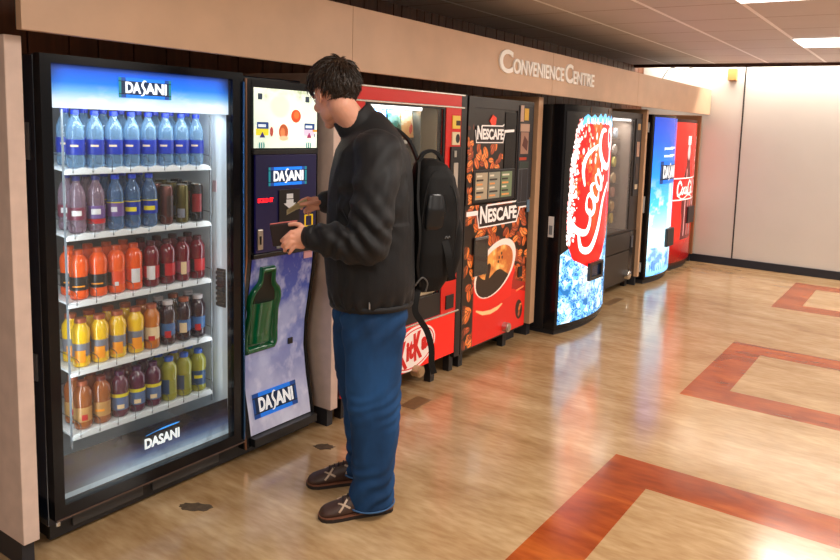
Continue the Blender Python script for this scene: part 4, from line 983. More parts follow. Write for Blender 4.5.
# 5: dark snack machine
YS = 2.62
s2 = thing('snack_machine', (6.4, 2.75, 0), 'dark grey-brown snack machine with a plain tall glass beside the can drinks machine', 'vending machine')
bm = NB()
for a in ((5.80, 5.86, .07, 1.785), (6.76, 6.975, .07, 1.785), (5.86, 6.76, .07, .60), (5.86, 6.76, 1.73, 1.785)): box(bm, a[0], a[1], YS+.03, 3.3, a[2], a[3])
box(bm, 5.86, 6.76, 3.26, 3.3, .60, 1.73); obj('cabinet', bm, BLACK, s2)
bm = NB(); frame(bm, 5.80, 6.975, .60, 1.785, 5.88, 6.745, .62, 1.725, YS, YS+.03); sd = obj('door', bm, mat('door_brown', rgb(40, 33, 30), .35), s2)
bm = NB(); box(bm, 5.88, 6.745, YS+.008, YS+.012, .62, 1.725); obj('glass', bm, glass_mat('smoked_glass', (.85, .82, .80), .10, .06, .05), sd)
bm = NB(); box(bm, 5.87, 6.76, 2.95, 2.97, .60, 1.73); obj('inner_back', bm, mat('inner_grey', rgb(140, 126, 112), .5), s2)
bm = NB(); box(bm, 6.748, 6.759, YS+.032, 2.95, .61, 1.725); obj('side_liner', bm, mat('inner_taupe', rgb(150, 136, 124), .5), s2)
bm = NB(); box(bm, 5.90, 6.74, YS+.03, YS+.06, 1.70, 1.722); obj('lamp_tube', bm, MATS['tube_lit'], s2)
area('snack_lamp', (6.3, YS+.08, 1.69), (math.radians(25), 0, 0), .8, .03, 7.0, (.95, .93, .9))
bm = NB(); box(bm, 5.80, 6.80, YS-.004, YS+.03, .10, .40, .003); obj('lower_panel', bm, mat('lower_brown', rgb(44, 36, 32), .4), s2)
bm = NB(); box(bm, 5.80, 6.80, YS-.008, YS+.03, .41, .595, .004); obj('delivery_flap', bm, mat('flap_dark', rgb(34, 28, 26), .3), s2)
bm = NB(); box(bm, 6.80, 6.975, YS-.004, YS+.03, .10, .595, .002); obj('lower_side', bm, GLOSSBLACK, s2)
bm = NB(); box(bm, 6.79, 6.94, YS-.010, YS, .95, 1.73, .003); cc2 = obj('coin_column', bm, BLACK, s2)
for z0, z1, cc in ((1.62, 1.68, (200, 160, 110)), (1.35, 1.50, (190, 150, 130)), (1.12, 1.28, (74, 60, 52)), (1.02, 1.07, (200, 180, 150))):
    bm = NB(); box(bm, 6.83, 6.90, YS-.013, YS-.009, z0, z1); obj('notice', bm, mat('notice_b%d' % cc[1], rgb(*cc), .5), cc2)
bm = NB(); box(bm, 6.83, 6.88, YS-.012, YS-.004, .42, .54, .002); obj('coin_tray', bm, mat('tray_grey', rgb(70, 72, 80), .3), s2)
bm = NB(); cyl(bm, (6.72, YS, .16), (6.72, YS-.05, .16), .045, seg=24); ell(bm, (6.72, YS-.05, .16), (.045, .02, .045)); obj('lock_knob', bm, CHROME, s2, smooth=True)
for x in (5.86, 6.9):
    for y in (2.67, 3.2):
        bm = NB(); box(bm, x-.03, x+.03, y, y+.05, 0, .072, .002); obj('leg', bm, BLACK, s2)
its = [(1.60, (150, 160, 170)), (1.44, (214, 205, 196)), (1.32, (230, 222, 110)), (1.16, (214, 190, 150)), (1.02, (190, 130, 110)), (.88, (200, 160, 90)), (.76, (220, 200, 80))]
for k, (z, cc) in enumerate(its):
    bm = NB(); box(bm, 5.90, 6.71, 2.74, 2.94, z-.085, z-.078); obj('shelf', bm, MATS['shelf_black'], s2)
    bm = NB(); w = .035+.012*(k % 2); pts = ring_pts(0, 0, w, .05, 0, 14); 
    a = [bm.verts.new((x*1.0, -.012, zz)) for x, zz in pts]; b = [bm.verts.new((x*1.0, .012, zz)) for x, zz in pts]; m_ = [bm.verts.new((x*1.12, 0, zz*1.08)) for x, zz in pts]
    bm.faces.new(a[::-1]); bm.faces.new(b)
    for i in range(14): bm.faces.new((a[i], a[(i+1) % 14], m_[(i+1) % 14], m_[i])); bm.faces.new((m_[i], m_[(i+1) % 14], b[(i+1) % 14], b[i]))
    o = obj('snack_pack', bm, mat('pack_%d' % k, rgb(*cc), .35), base=(0, 0, 0), smooth=True); o.location = (6.56, 2.735, z-.022)
    tag(o, 'small %s snack pack behind the smoked glass, %s from the top' % (('grey', 'pale', 'yellow', 'beige', 'brownish', 'ochre', 'bright yellow')[k], ('first', 'second', 'third', 'fourth', 'fifth', 'sixth', 'seventh')[k]), 'snack pack', 'snack packs in the dark machine')

# 6: blue drinks machine
bd, bdd, bdf = bowed('drinks_machine', 7.09, 7.86, 2.545, 2.485, .05, 1.785, 'bow-fronted drinks machine with a glowing blue front and white ice at its foot')
c = Canvas(.72, 1.68, 110, 230)
c.vgrad([(0, (110, 196, 240)), (.1, (170, 226, 250)), (.25, (190, 236, 252)), (.45, (60, 180, 240)), (.65, (14, 128, 232)), (.85, (8, 84, 214)), (1, (8, 60, 180))])
n = c.noise(8, 5, 1, 1.4, 5); c.mask(np.clip((n-.45)*5, 0, 1)*np.clip(1-abs(c.V-.55)/.5, 0, 1), (248, 254, 255), .95)
c.mask(np.clip(1-np.abs(c.U-.50)/.10, 0, 1)*np.clip((1.2-c.V)*2, 0, 1)*np.clip((c.V-.3)*3, 0, 1), (250, 254, 255), .8)
c.mask(np.clip((.5-n)*6, 0, 1)*(c.V < .3), (20, 90, 190), .7)
for y in (1.34, 1.26): c.poly([(.22, y), (.60, y+.01), (.60, y+.035), (.22, y+.025)], (206, 230, 250), .9)
rs4 = random.Random(9)
for k in range(12): x_ = .06+.05*k; c.stroke([(x_, .05), (x_+rs4.uniform(-.01, .02), .05+rs4.uniform(.04, .11))], .014, (24, 84, 176))
c.mask(np.clip(1-np.abs(c.U-.68)/.03, 0, 1), (120, 210, 250), .8)
c.build('graphic_panel', lambda u, v: (7.11+u, bdf(7.11+u)-.0035, .08+v), print_mat('print_blue', 1.25, .25, .3), bdd, smooth='all')
dasani(bdd, 7.26, 7.80, 1.06, 1.30, lambda x, z: bdf(x)-.004, 1.0, False)
bm = NB(); box(bm, 7.862, 7.895, 2.56, 2.64, .05, 1.785, .004); obj('side_post', bm, BLACK, bd)
bm = NB(); box(bm, 7.50, 7.72, 2.45, 2.51, .36, .56, .006); obj('delivery_door', bm, BLACK, bd)
for z0, z1, y in ((1.60, 1.70, 2.585), (.76, .93, 2.585), (.13, .23, 2.585)):
    bm = NB(); box(bm, 7.085, 7.0905, y, y+.035, z0, z1); obj('side_label', bm, STICK, bd)
# 7: far red drinks machine
rd, rdd, rdf = bowed('drinks_machine', 7.905, 8.82, 2.60, 2.53, .06, 1.765, 'glossy red drinks machine with bottle artwork at the far end of the row', mat('machine_red_black', (.05, .005, .004), .3))
c = Canvas(.86, 1.64, 110, 240)
c.vgrad([(0, (110, 10, 8)), (.12, (160, 14, 10)), (.22, (222, 34, 14)), (.3, (206, 20, 14)), (.6, (214, 22, 18)), (1, (206, 40, 30))])
n = c.noise(10, 4, seed=2)
for cx in (.40,):
    c.poly([(cx-.05, 1.47), (cx+.05, 1.47), (cx+.05, 1.33), (cx+.06, 1.14), (cx+.14, .95), (cx+.14, .60), (cx+.11, .5), (cx+.13, .26), (cx-.13, .26), (cx-.11, .5), (cx-.14, .60), (cx-.14, .95), (cx-.06, 1.14), (cx-.05, 1.33)], (92, 12, 16))
    c.poly([(cx-.05, 1.48), (cx+.05, 1.48), (cx+.05, 1.38), (cx-.05, 1.38)], (255, 235, 235))
    c.mask(np.clip(1-np.abs(c.U-cx+.03)/.018, 0, 1)*(c.V > .3)*(c.V < 1.1), (250, 190, 190), .8); c.mask(np.clip(1-np.abs(c.U-cx-.08)/.015, 0, 1)*(c.V > .3)*(c.V < .95), (250, 170, 170), .7)
    c.ell(cx, 1.30, .045, .09, (250, 210, 210), a=.8, soft=.8)
c.poly([(.56, .74), (.70, .74), (.70, .55), (.68, .5), (.71, .26), (.53, .26), (.57, .5)], (92, 12, 16)); c.mask(np.clip(1-np.abs(c.U-.60)/.018, 0, 1)*(c.V > .3)*(c.V < .74), (250, 190, 190), .8)
c.mask(((c.V > .74) & (c.V < .99) & (c.U > .05) & (c.U < .76)).astype(float), (214, 20, 20)); c.mask((((np.abs(c.V-.74) < .008) | (np.abs(c.V-.99) < .008)) & (c.U > .05)).astype(float), (255, 240, 235))
def S2(pts, w):
    out = [(p.x, p.y) for p in spline([(.14+a*.46, .865+b*.62, 0) for a, b in pts], 6)]; c.stroke(out, w, (255, 245, 242))
S2([(.2, .08), (.12, .14), (.02, .08), (0, -.06), (.08, -.12), (.2, -.06)], .028); S2([(.27, .03), (.22, -.03), (.27, -.1), (.33, -.03), (.27, .03)], .022); S2([(.44, .03), (.37, 0), (.38, -.08), (.46, -.08)], .022)
S2([(.56, .03), (.49, -.02), (.52, -.1), (.59, -.02), (.6, -.1)], .022); S2([(.86, .1), (.76, .15), (.66, .05), (.68, -.1), (.82, -.1)], .028); S2([(.9, .03), (.86, -.04), (.92, -.1), (.97, -.02), (.9, .03)], .022); S2([(1.03, .16), (1.0, -.08), (1.08, -.08)], .02); S2([(.0, -.12), (.3, -.19), (.7, -.12), (1.1, -.18)], .012)
rs3 = random.Random(8)
for i in range(120): c.ell(.76+rs3.gauss(0, .025), rs3.uniform(.62, 1.46), rs3.uniform(.006, .02), rs3.uniform(.01, .04), rs3.choice([(255, 240, 240), (250, 180, 180), (200, 60, 60)]), rs3.uniform(0, 3), soft=.5)
c.build('graphic_panel', lambda u, v: (7.93+u, rdf(7.93+u)-.0035, .09+v), print_mat('print_red', .75, .25, .4), rdd, smooth='all')
bm = NB(); box(bm, 8.40, 8.64, 2.51, 2.56, .53, .73, .006); obj('delivery_door', bm, BLACK, rd)
#--PART4--
# ================================================================== the man
P0 = Vector((2.13, 2.03, 0)); PF = Vector((-.7507, .6606, 0)); PL = Vector((-.6606, -.7507, 0))
MW = Matrix(((PF.x, PL.x, 0, P0.x), (PF.y, PL.y, 0, P0.y), (0, 0, 1, 0), (0, 0, 0, 1)))
def organic(bm, vox, it=6, fac=.5):
    me = bpy.data.meshes.new('o'); bm.to_mesh(me); bm.free(); o = bpy.data.objects.new('o', me); COL.objects.link(o)
    r = o.modifiers.new('r', 'REMESH'); r.mode = 'VOXEL'; r.voxel_size = vox; r.adaptivity = 0
    if it: s_ = o.modifiers.new('s', 'SMOOTH'); s_.factor = fac; s_.iterations = it
    dg = bpy.context.evaluated_depsgraph_get(); m2 = bpy.data.meshes.new_from_object(o.evaluated_get(dg)); bpy.data.objects.remove(o); bpy.data.meshes.remove(me); return m2
def displace(me, fn):
    n = len(me.vertices); co = np.empty(n*3); no = np.empty(n*3); me.vertices.foreach_get('co', co); me.vertices.foreach_get('normal', no)
    co = co.reshape(-1, 3); no = no.reshape(-1, 3); out = co.copy()
    for i in range(n):
        d = fn(Vector(co[i]), Vector(no[i]))
        if hasattr(d, 'x'): out[i] = d
        else: out[i] = co[i]+no[i]*d
    me.vertices.foreach_set('co', out.ravel()); me.update()
def loft(bm, rings, seg=36, p=2.4, close=True):
    """rings: (cx, cy, cz, rx, ry, tilt about y)"""
    V_ = []
    for (cx, cy, cz, rx, ry, *tl) in rings:
        a_ = tl[0] if tl else 0; row = []
        for k in range(seg):
            t = 2*PI*k/seg; c_, s_ = math.cos(t), math.sin(t); x = rx*math.copysign(abs(c_)**(2/p), c_); y = ry*math.copysign(abs(s_)**(2/p), s_)
            row.append(bm.verts.new((cx+x*math.cos(a_), cy+y, cz-x*math.sin(a_))))
        V_.append(row)
    for i in range(len(V_)-1):
        for k in range(seg): bm.faces.new((V_[i][k], V_[i][(k+1) % seg], V_[i+1][(k+1) % seg], V_[i+1][k]))
    if close: bm.faces.new(V_[0][::-1]); bm.faces.new(V_[-1])
def chain(bm, pts, seg=16):
    for (a, ra), (b, rb_) in zip(pts[:-1], pts[1:]): caps(bm, a, b, ra, rb_, seg)
def person_part(name, me, mt, parent=None, smooth='all'):
    me.transform(MW); o = link_mesh(name, me, mt, parent, base=None if parent else tuple(P0), smooth=smooth); return o
SKIN = mat('skin', rgb(222, 160, 134), .5, noise_amt=.06, nscale=30)
SKIN.node_tree.nodes['Principled BSDF'].inputs['Subsurface Weight'].default_value = .12
SKIN.node_tree.nodes['Principled BSDF'].inputs['Subsurface Scale'].default_value = .01
# head frame
HC = Vector((.064, 0, 1.700)); HM = Matrix.Translation(HC) @ Matrix.Rotation(math.radians(-60), 4, 'Z') @ Matrix.Rotation(math.radians(24), 4, 'Y')
hd_ = NB()
ell(hd_, (-.012, 0, .030), (.094, .074, .092), seg=28); ell(hd_, (.030, 0, -.020), (.060, .062, .080), seg=24); ell(hd_, (.040, 0, -.070), (.046, .047, .040))
ell(hd_, (.020, .033, -.065), (.045, .026, .036)); ell(hd_, (.020, -.033, -.065), (.045, .026, .036)); ell(hd_, (.074, 0, -.098), (.020, .022, .017))
caps(hd_, (.084, 0, .010), (.106, 0, -.026), .008, .0125); ell(hd_, (.100, .011, -.030), .008); ell(hd_, (.100, -.011, -.030), .008)
ell(hd_, (.076, .030, .022), (.014, .024, .009)); ell(hd_, (.076, -.030, .022), (.014, .024, .009))
ell(hd_, (.068, .036, -.030), (.020, .022, .020)); ell(hd_, (.068, -.036, -.030), (.020, .022, .020))
ell(hd_, (.088, 0, -.058), (.010, .022, .0065)); ell(hd_, (.086, 0, -.070), (.010, .019, .007))
for s_ in (-1, 1):
    q = Matrix.Rotation(s_*-.35, 3, 'Z') @ Matrix.Rotation(.2, 3, 'Y')
    ell(hd_, (-.010, s_*.073, -.008), (.017, .006, .029), q, 18); t_ = NB()
    tube(t_, [(-.010+.017*math.cos(a), s_*(.079+.004*math.sin(a*.5)), -.006+.028*math.sin(a)) for a in [PI*1.35-k*PI*1.6/14 for k in range(15)]], .0045, 8); merge(hd_, t_)
    ell(hd_, (.0, s_*.074, -.034), (.007, .005, .009))
bm = NB(); merge(bm, hd_, HM)
nb = HM @ Vector((-.028, 0, -.060)); chain(bm, [((-.075, 0, 1.50), .066), (tuple((nb+Vector((-.085, 0, 1.53)))*.5+Vector((.012, 0, .0))), .057), (tuple(nb), .056)], 22)
# core under the clothes
ell(bm, (-.09, 0, 1.42), (.10, .15, .12)); ell(bm, (-.09, 0, 1.20), (.11, .14, .18)); ell(bm, (-.09, 0, .98), (.11, .15, .13))
chain(bm, [((-.085, .16, 1.49), .05), ((-.06, .265, 1.16), .043), ((.05, .245, 1.155), .036), ((.150, .208, 1.160), .027)])
chain(bm, [((-.085, -.16, 1.49), .05), ((-.04, -.26, 1.25), .043), ((.03, -.225, 1.25), .034), ((.088, -.195, 1.248), .027)])
for s_, f in ((1, -.10), (-1, -.075)):
    chain(bm, [((-.085, s_*.09, .93), .08), ((f, s_*.12, .48), .052), ((-.12, s_*.13, .09), .035), ((-.03, s_*.135, .045), .028), ((.04, s_*.14, .035), .022)])
# near (left) hand, back of the hand to the viewer, fingers curled round the wallet
def finger(pts, r0=.0088):
    chain(bm, [(p, r0-.0008*i) for i, p in enumerate(pts)], 12)
ell(bm, (.190, .203, 1.160), (.046, .0165, .038), Matrix.Rotation(.12, 3, 'Y'), 20); ell(bm, (.172, .203, 1.165), (.032, .021, .030), None, 16)
kn = [(.226, .208, 1.182), (.229, .211, 1.163), (.226, .211, 1.144), (.216, .208, 1.127)]
p1_ = [(.250, .206, 1.160), (.251, .208, 1.139), (.244, .208, 1.121), (.229, .205, 1.107)]
p2_ = [(.262, .192, 1.146), (.260, .192, 1.125), (.251, .192, 1.108), (.234, .190, 1.097)]
p3_ = [(.258, .174, 1.142), (.256, .173, 1.122), (.246, .173, 1.106), (.229, .173, 1.098)]
for a in zip(kn, p1_, p2_, p3_): finger([(a[0][0]-.03, a[0][1]-.004, a[0][2]-.004), *a])
finger([(.175, .198, 1.185), (.196, .190, 1.204), (.214, .182, 1.208), (.232, .176, 1.204)], .0108)
# far (right) hand pinching a banknote
ell(bm, (.122, -.185, 1.243), (.040, .018, .030), Matrix.Rotation(-.1, 3, 'Y'), 20)
finger([(.13, -.182, 1.258), (.157, -.176, 1.266), (.180, -.168, 1.258), (.195, -.160, 1.246)])
finger([(.13, -.184, 1.245), (.158, -.186, 1.245), (.178, -.182, 1.232), (.182, -.168, 1.222)])
finger([(.13, -.186, 1.232), (.152, -.190, 1.226), (.168, -.186, 1.212), (.168, -.172, 1.205)])
finger([(.125, -.186, 1.220), (.142, -.190, 1.212), (.154, -.186, 1.200), (.152, -.174, 1.196)], .0078)
finger([(.105, -.168, 1.250), (.132, -.152, 1.250), (.160, -.148, 1.247), (.184, -.150, 1.243)], .0102)
me = organic(bm, .0036, 3, .5)
man = person_part('person', me, SKIN)
tag(man, 'dark-haired man in black jacket and blue jeans standing at the bottled water machine', 'person')

# eyes, brows (part of the face, mostly turned away)
bm = NB()
for s_ in (-1, 1):
    t_ = NB(); ell(t_, (.0775, s_*.030, .003), (.0105, .0125, .0085)); merge(bm, t_, HM)
me = bpy.data.meshes.new('eyes'); bm.to_mesh(me); bm.free(); ey = person_part('eyes', me, mat('eye_white', (.75, .72, .70), .2), man)
bm = NB()
for s_ in (-1, 1):
    t_ = NB(); ell(t_, (.0865, s_*.030, .001), (.0028, .005, .005)); merge(bm, t_, HM)
me = bpy.data.meshes.new('iris'); bm.to_mesh(me); bm.free(); person_part('iris', me, mat('iris_brown', (.04, .02, .01), .2), ey)

# hair
HAIR = mat('hair_dark_brown', rgb(44, 30, 20), .42, noise_amt=.4, nscale=60)
HC2 = Vector((-.016, 0, .038)); HR = Vector((.110, .088, .104))
def hairline(d):   # lowest z (unit sphere) where hair grows, by azimuth
    a = math.atan2(d.y/1, d.x)   # 0 = face
    A = abs(a)
    P = [0, .6, 1.0, 1.3, 1.55, 1.75, 2.2, 2.7, PI]; Z = [.26, .18, .06, -.14, .0, -.02, -.80, -.97, -.98]
    return float(np.interp(A, P, Z))
bm = NB(); t_ = NB(); bmesh.ops.create_uvsphere(t_, u_segments=64, v_segments=48, radius=1)
for v in t_.verts:
    d = v.co.normalized(); k = 1+.06*noise.noise(d*4)+.05*noise.noise(d*9)
    v.co = Vector((HC2.x+d.x*HR.x*k, HC2.y+d.y*HR.y*k, HC2.z+d.z*HR.z*k))
dl = [f for f in t_.faces if (lambda d: d.z < hairline(d))(Vector(((f.calc_center_median().x-HC2.x)/HR.x, (f.calc_center_median().y)/HR.y, (f.calc_center_median().z-HC2.z)/HR.z)).normalized())]
bmesh.ops.delete(t_, geom=dl, context='FACES'); merge(bm, t_)
rh = random.Random(12)
for i in range(2600):
    z = rh.uniform(-.95, 1); a = rh.uniform(-PI, PI); r = math.sqrt(max(0, 1-z*z)); d = Vector((r*math.cos(a), r*math.sin(a), z))
    if d.z < hairline(d)-.03: continue
    p = Vector((HC2.x+d.x*HR.x*.97, d.y*HR.y*.97, HC2.z+d.z*HR.z*.97)); nrm = Vector((d.x/HR.x, d.y/HR.y, d.z/HR.z)).normalized()
    crown = Vector((-.75, .1, .65)).normalized(); flow = (d-crown*d.dot(crown)); flow = flow.normalized() if flow.length > .1 else Vector((1, 0, 0))
    flow = (flow+Vector((.12, 0, -.35))+Vector((rh.gauss(0, .42), rh.gauss(0, .42), rh.gauss(0, .3)))); flow = (flow-nrm*flow.dot(nrm)).normalized()
    L = rh.uniform(.026, .048)*(.95 if d.z < -.35 else 1.12); lift = rh.uniform(.12, .55)*(1.0 if d.z > 0 else .6); w = rh.uniform(.0018, .0040)
    pts = []
    for k in range(5):
        t = k/4; pts.append(p+flow*L*t+nrm*L*(lift*t-(.45*lift+.12)*t*t)*1.2+Vector((0, 0, -.006*t*t)))
    tube(bm, pts, [w, w*.95, w*.8, w*.5, w*.08], 4)
bm.transform(HM); me = bpy.data.meshes.new('hair'); bm.to_mesh(me); bm.free(); person_part('hair', me, HAIR, man)

# jacket
CLOTH = mat('jacket_black', (.0085, .008, .009), .62, spec=.3, bump=.15, nscale=300)
CLOTH.node_tree.nodes['Principled BSDF'].inputs['Sheen Weight'].default_value = .04
def ridged(p, s): 
    return 1-abs(noise.noise(p*s))*2.4
def torso_f(z): return float(np.interp(z, [.84, 1.2, 1.5], [.0, .0, .0]))
bm = NB()
TY = -.16   # the chest turned slightly to the machine
tb = NB()
loft(tb, [(-.100, 0, .850, .150, .190), (-.100, 0, .862, .166, .203), (-.097, 0, .895, .176, .212), (-.094, 0, .95, .183, .218), (-.092, 0, 1.05, .183, .218), (-.090, 0, 1.18, .180, .220), (-.090, 0, 1.30, .172, .226), (-.092, 0, 1.40, .160, .232),
          (-.092, 0, 1.48, .145, .218), (-.084, 0, 1.535, .118, .170, .15), (-.070, 0, 1.57, .095, .115, .35), (-.050, 0, 1.60, .078, .082, .55)], 40, 2.3)
merge(bm, tb, Matrix.Translation((-.09, 0, 0)) @ Matrix.Rotation(TY, 4, 'Z') @ Matrix.Translation((.09, 0, 0)))
chain(bm, [((-.090, .165, 1.475), .098), ((-.080, .225, 1.36), .088), ((-.066, .262, 1.24), .083), ((-.050, .272, 1.148), .084)], 20)
chain(bm, [((-.050, .272, 1.148), .084), ((.02, .262, 1.150), .076), ((.09, .238, 1.156), .066), ((.150, .210, 1.160), .050)], 20)
chain(bm, [((-.090, -.165, 1.475), .096), ((-.06, -.24, 1.33), .084), ((-.04, -.262, 1.245), .074), ((.03, -.225, 1.25), .062), ((.078, -.200, 1.25), .048)], 18)
# stand-up collar
cb = NB()
for i in range(2): pass
def collar_ring(r, off, n=40): return [Vector((.0+r*1.05*math.cos(2*PI*k/n), r*math.sin(2*PI*k/n), off+.010*math.cos(4*PI*k/n))) for k in range(n)]
rr0 = [collar_ring(.084, -.02), collar_ring(.082, .022), collar_ring(.079, .040), collar_ring(.072, .040), collar_ring(.070, .020), collar_ring(.072, -.02)]
vv = [[cb.verts.new(p) for p in r_] for r_ in rr0]
for i in range(6):
    for k in range(40): cb.faces.new((vv[i][k], vv[i][(k+1) % 40], vv[(i+1) % 6][(k+1) % 40], vv[(i+1) % 6][k]))
CM = Matrix.Translation((-.028, 0, 1.592)) @ Matrix.Rotation(TY, 4, 'Z') @ Matrix.Rotation(.60, 4, 'Y')
merge(bm, cb, CM)
me = organic(bm, .0065, 4, .5)
def wr(p, n):
    d = 0
    # diagonal drag folds on the body
    q = Vector((p.x*1.0+p.z*.35, p.y*.8, p.z*.55))
    d += .0065*(ridged(q+Vector((3, 1, 0)), 6.5)-.45)
    d += .0030*noise.noise(Vector((p.x*14, p.y*12, p.z*9)))
    # gathered folds at the inside of the near elbow and along the forearm
    e = math.exp(-((p.x+.01)**2+(p.z-1.20)**2)/.012)*(1 if p.y > .16 else 0)
    d += .010*e*math.sin((p.x*.9-p.z*.8)*95+2*noise.noise(p*8))
    if p.y > .16 and p.z < 1.3 and p.x > .0: d += .0035*math.sin(p.x*120+3*noise.noise(p*10))
    if p.y > .15 and p.z > 1.2: d += .004*math.sin((p.z+p.x*.9)*46+3.5*noise.noise(p*6))
    # hem gather
    if p.z < .93: d += .005*math.sin(math.atan2(p.y, p.x+.1)*22+2*noise.noise(p*9))*(1-abs(p.z-.88)/.05 if abs(p.z-.88) < .05 else 0)
    if p.z > 1.55: d *= .35
    return d
displace(me, wr)
jk = person_part('jacket', me, CLOTH, man)
# seams, zip pull, hem band, cuff
def proj_seam(pts, r=.0022, side=1): pass
bm = NB(); 
for k in range(2):
    pass
ring = [( -.100+.168*math.copysign(abs(math.cos(t))**(2/2.3), math.cos(t)), .204*math.copysign(abs(math.sin(t))**(2/2.3), math.sin(t)), .866) for t in [2*PI*k/60 for k in range(61)]]
Rz = Matrix.Translation((-.09, 0, 0)) @ Matrix.Rotation(TY, 4, 'Z') @ Matrix.Translation((.09, 0, 0))
ribbon(bm, [Rz @ Vector(p) for p in ring], (0, 0, 1), .022, .008); me = bpy.data.meshes.new('hem'); bm.to_mesh(me); bm.free(); person_part('hem_band', me, CLOTH, jk)
bm = NB(); cyl(bm, (.142, .214, 1.160), (.166, .204, 1.160), .050, .045, 28); me = bpy.data.meshes.new('cuff'); bm.to_mesh(me); bm.free(); person_part('cuff', me, CLOTH, jk)
bm = NB(); box(bm, -.068, -.062, .205, .212, .875, .905, .001); me = bpy.data.meshes.new('zip'); bm.to_mesh(me); bm.free(); me.transform(Matrix.Rotation(.0, 4, 'Y')); person_part('zip_pull', me, mat('zip_grey', (.4, .4, .42), .3, .8), jk)

# jeans
JEAN = mat('denim', rgb(26, 62, 104), .8, spec=.25, noise_amt=.55, nscale=6, stretch=(1, 1, .6), bump=.1)
bm = NB()
loft(bm, [(-.10, .090, .95, .120, .090), (-.100, .094, .86, .128, .098), (-.097, .103, .76, .130, .100), (-.096, .110, .65, .119, .095), (-.097, .118, .55, .110, .089), (-.100, .124, .46, .105, .085), (-.106, .128, .36, .097, .082), (-.104, .130, .25, .089, .080), (-.100, .131, .15, .085, .080), (-.098, .132, .07, .090, .084), (-.098, .132, .035, .091, .085)], 32, 2.2)
loft(bm, [(-.09, -.090, .95, .120, .090), (-.082, -.094, .86, .128, .098), (-.072, -.103, .76, .128, .098), (-.068, -.110, .65, .116, .092), (-.070, -.118, .55, .108, .088), (-.076, -.124, .46, .102, .084), (-.088, -.128, .36, .092, .080), (-.094, -.130, .25, .086, .078), (-.096, -.131, .15, .083, .078), (-.094, -.132, .08, .086, .080), (-.094, -.132, .045, .087, .081)], 32, 2.2)
ell(bm, (-.095, 0, .90), (.132, .17, .13), seg=24)
me = organic(bm, .0065, 3, .5)
def wj(p, n):
    s_ = 1 if p.y > 0 else -1
    d = .004*noise.noise(Vector((p.x*9, p.y*9, p.z*5)))
    k = math.exp(-((p.z-.46)/.09)**2); d += .005*k*math.sin(p.z*120+s_*p.x*60+p.y*30+5*noise.noise(p*9))*(.35+.65*max(0, -n.x))
    k = math.exp(-((p.z-.12)/.10)**2); d += .0055*k*math.sin(p.z*88+p.x*60+5*noise.noise(p*8))
    k = math.exp(-((p.z-.80)/.08)**2); d += .005*k*math.sin((p.z+p.x*.8)*70+2*noise.noise(p*8))
    d += .0055*(ridged(Vector((p.x*1.2+p.z*.4, p.y, p.z*.45)), 8)-.5)
    return d
displace(me, wj)
jn = person_part('jeans', me, JEAN, man)
bm = NB()
for s_ in (1,):
    tube(bm, [(-.096+.012*math.sin(z*7), .207+.006*(1 if z > .5 else -1)-max(0, (.62-z))*-.0+.0, z) for z in [.84-.03*k for k in range(8)]], .0012, 5)
bm.free()
HEM = mat('denim_hem', rgb(58, 96, 140), .8)
for cy_, z_ in ((.132, .040), (-.132, .050)):
    bm = NB(); tube(bm, [(-.097+.093*math.cos(t), cy_+.087*math.sin(t), z_) for t in [2*PI*k/40 for k in range(41)]], .0035, 6); me = bpy.data.meshes.new('hem'); bm.to_mesh(me); bm.free(); person_part('hem', me, HEM, jn)

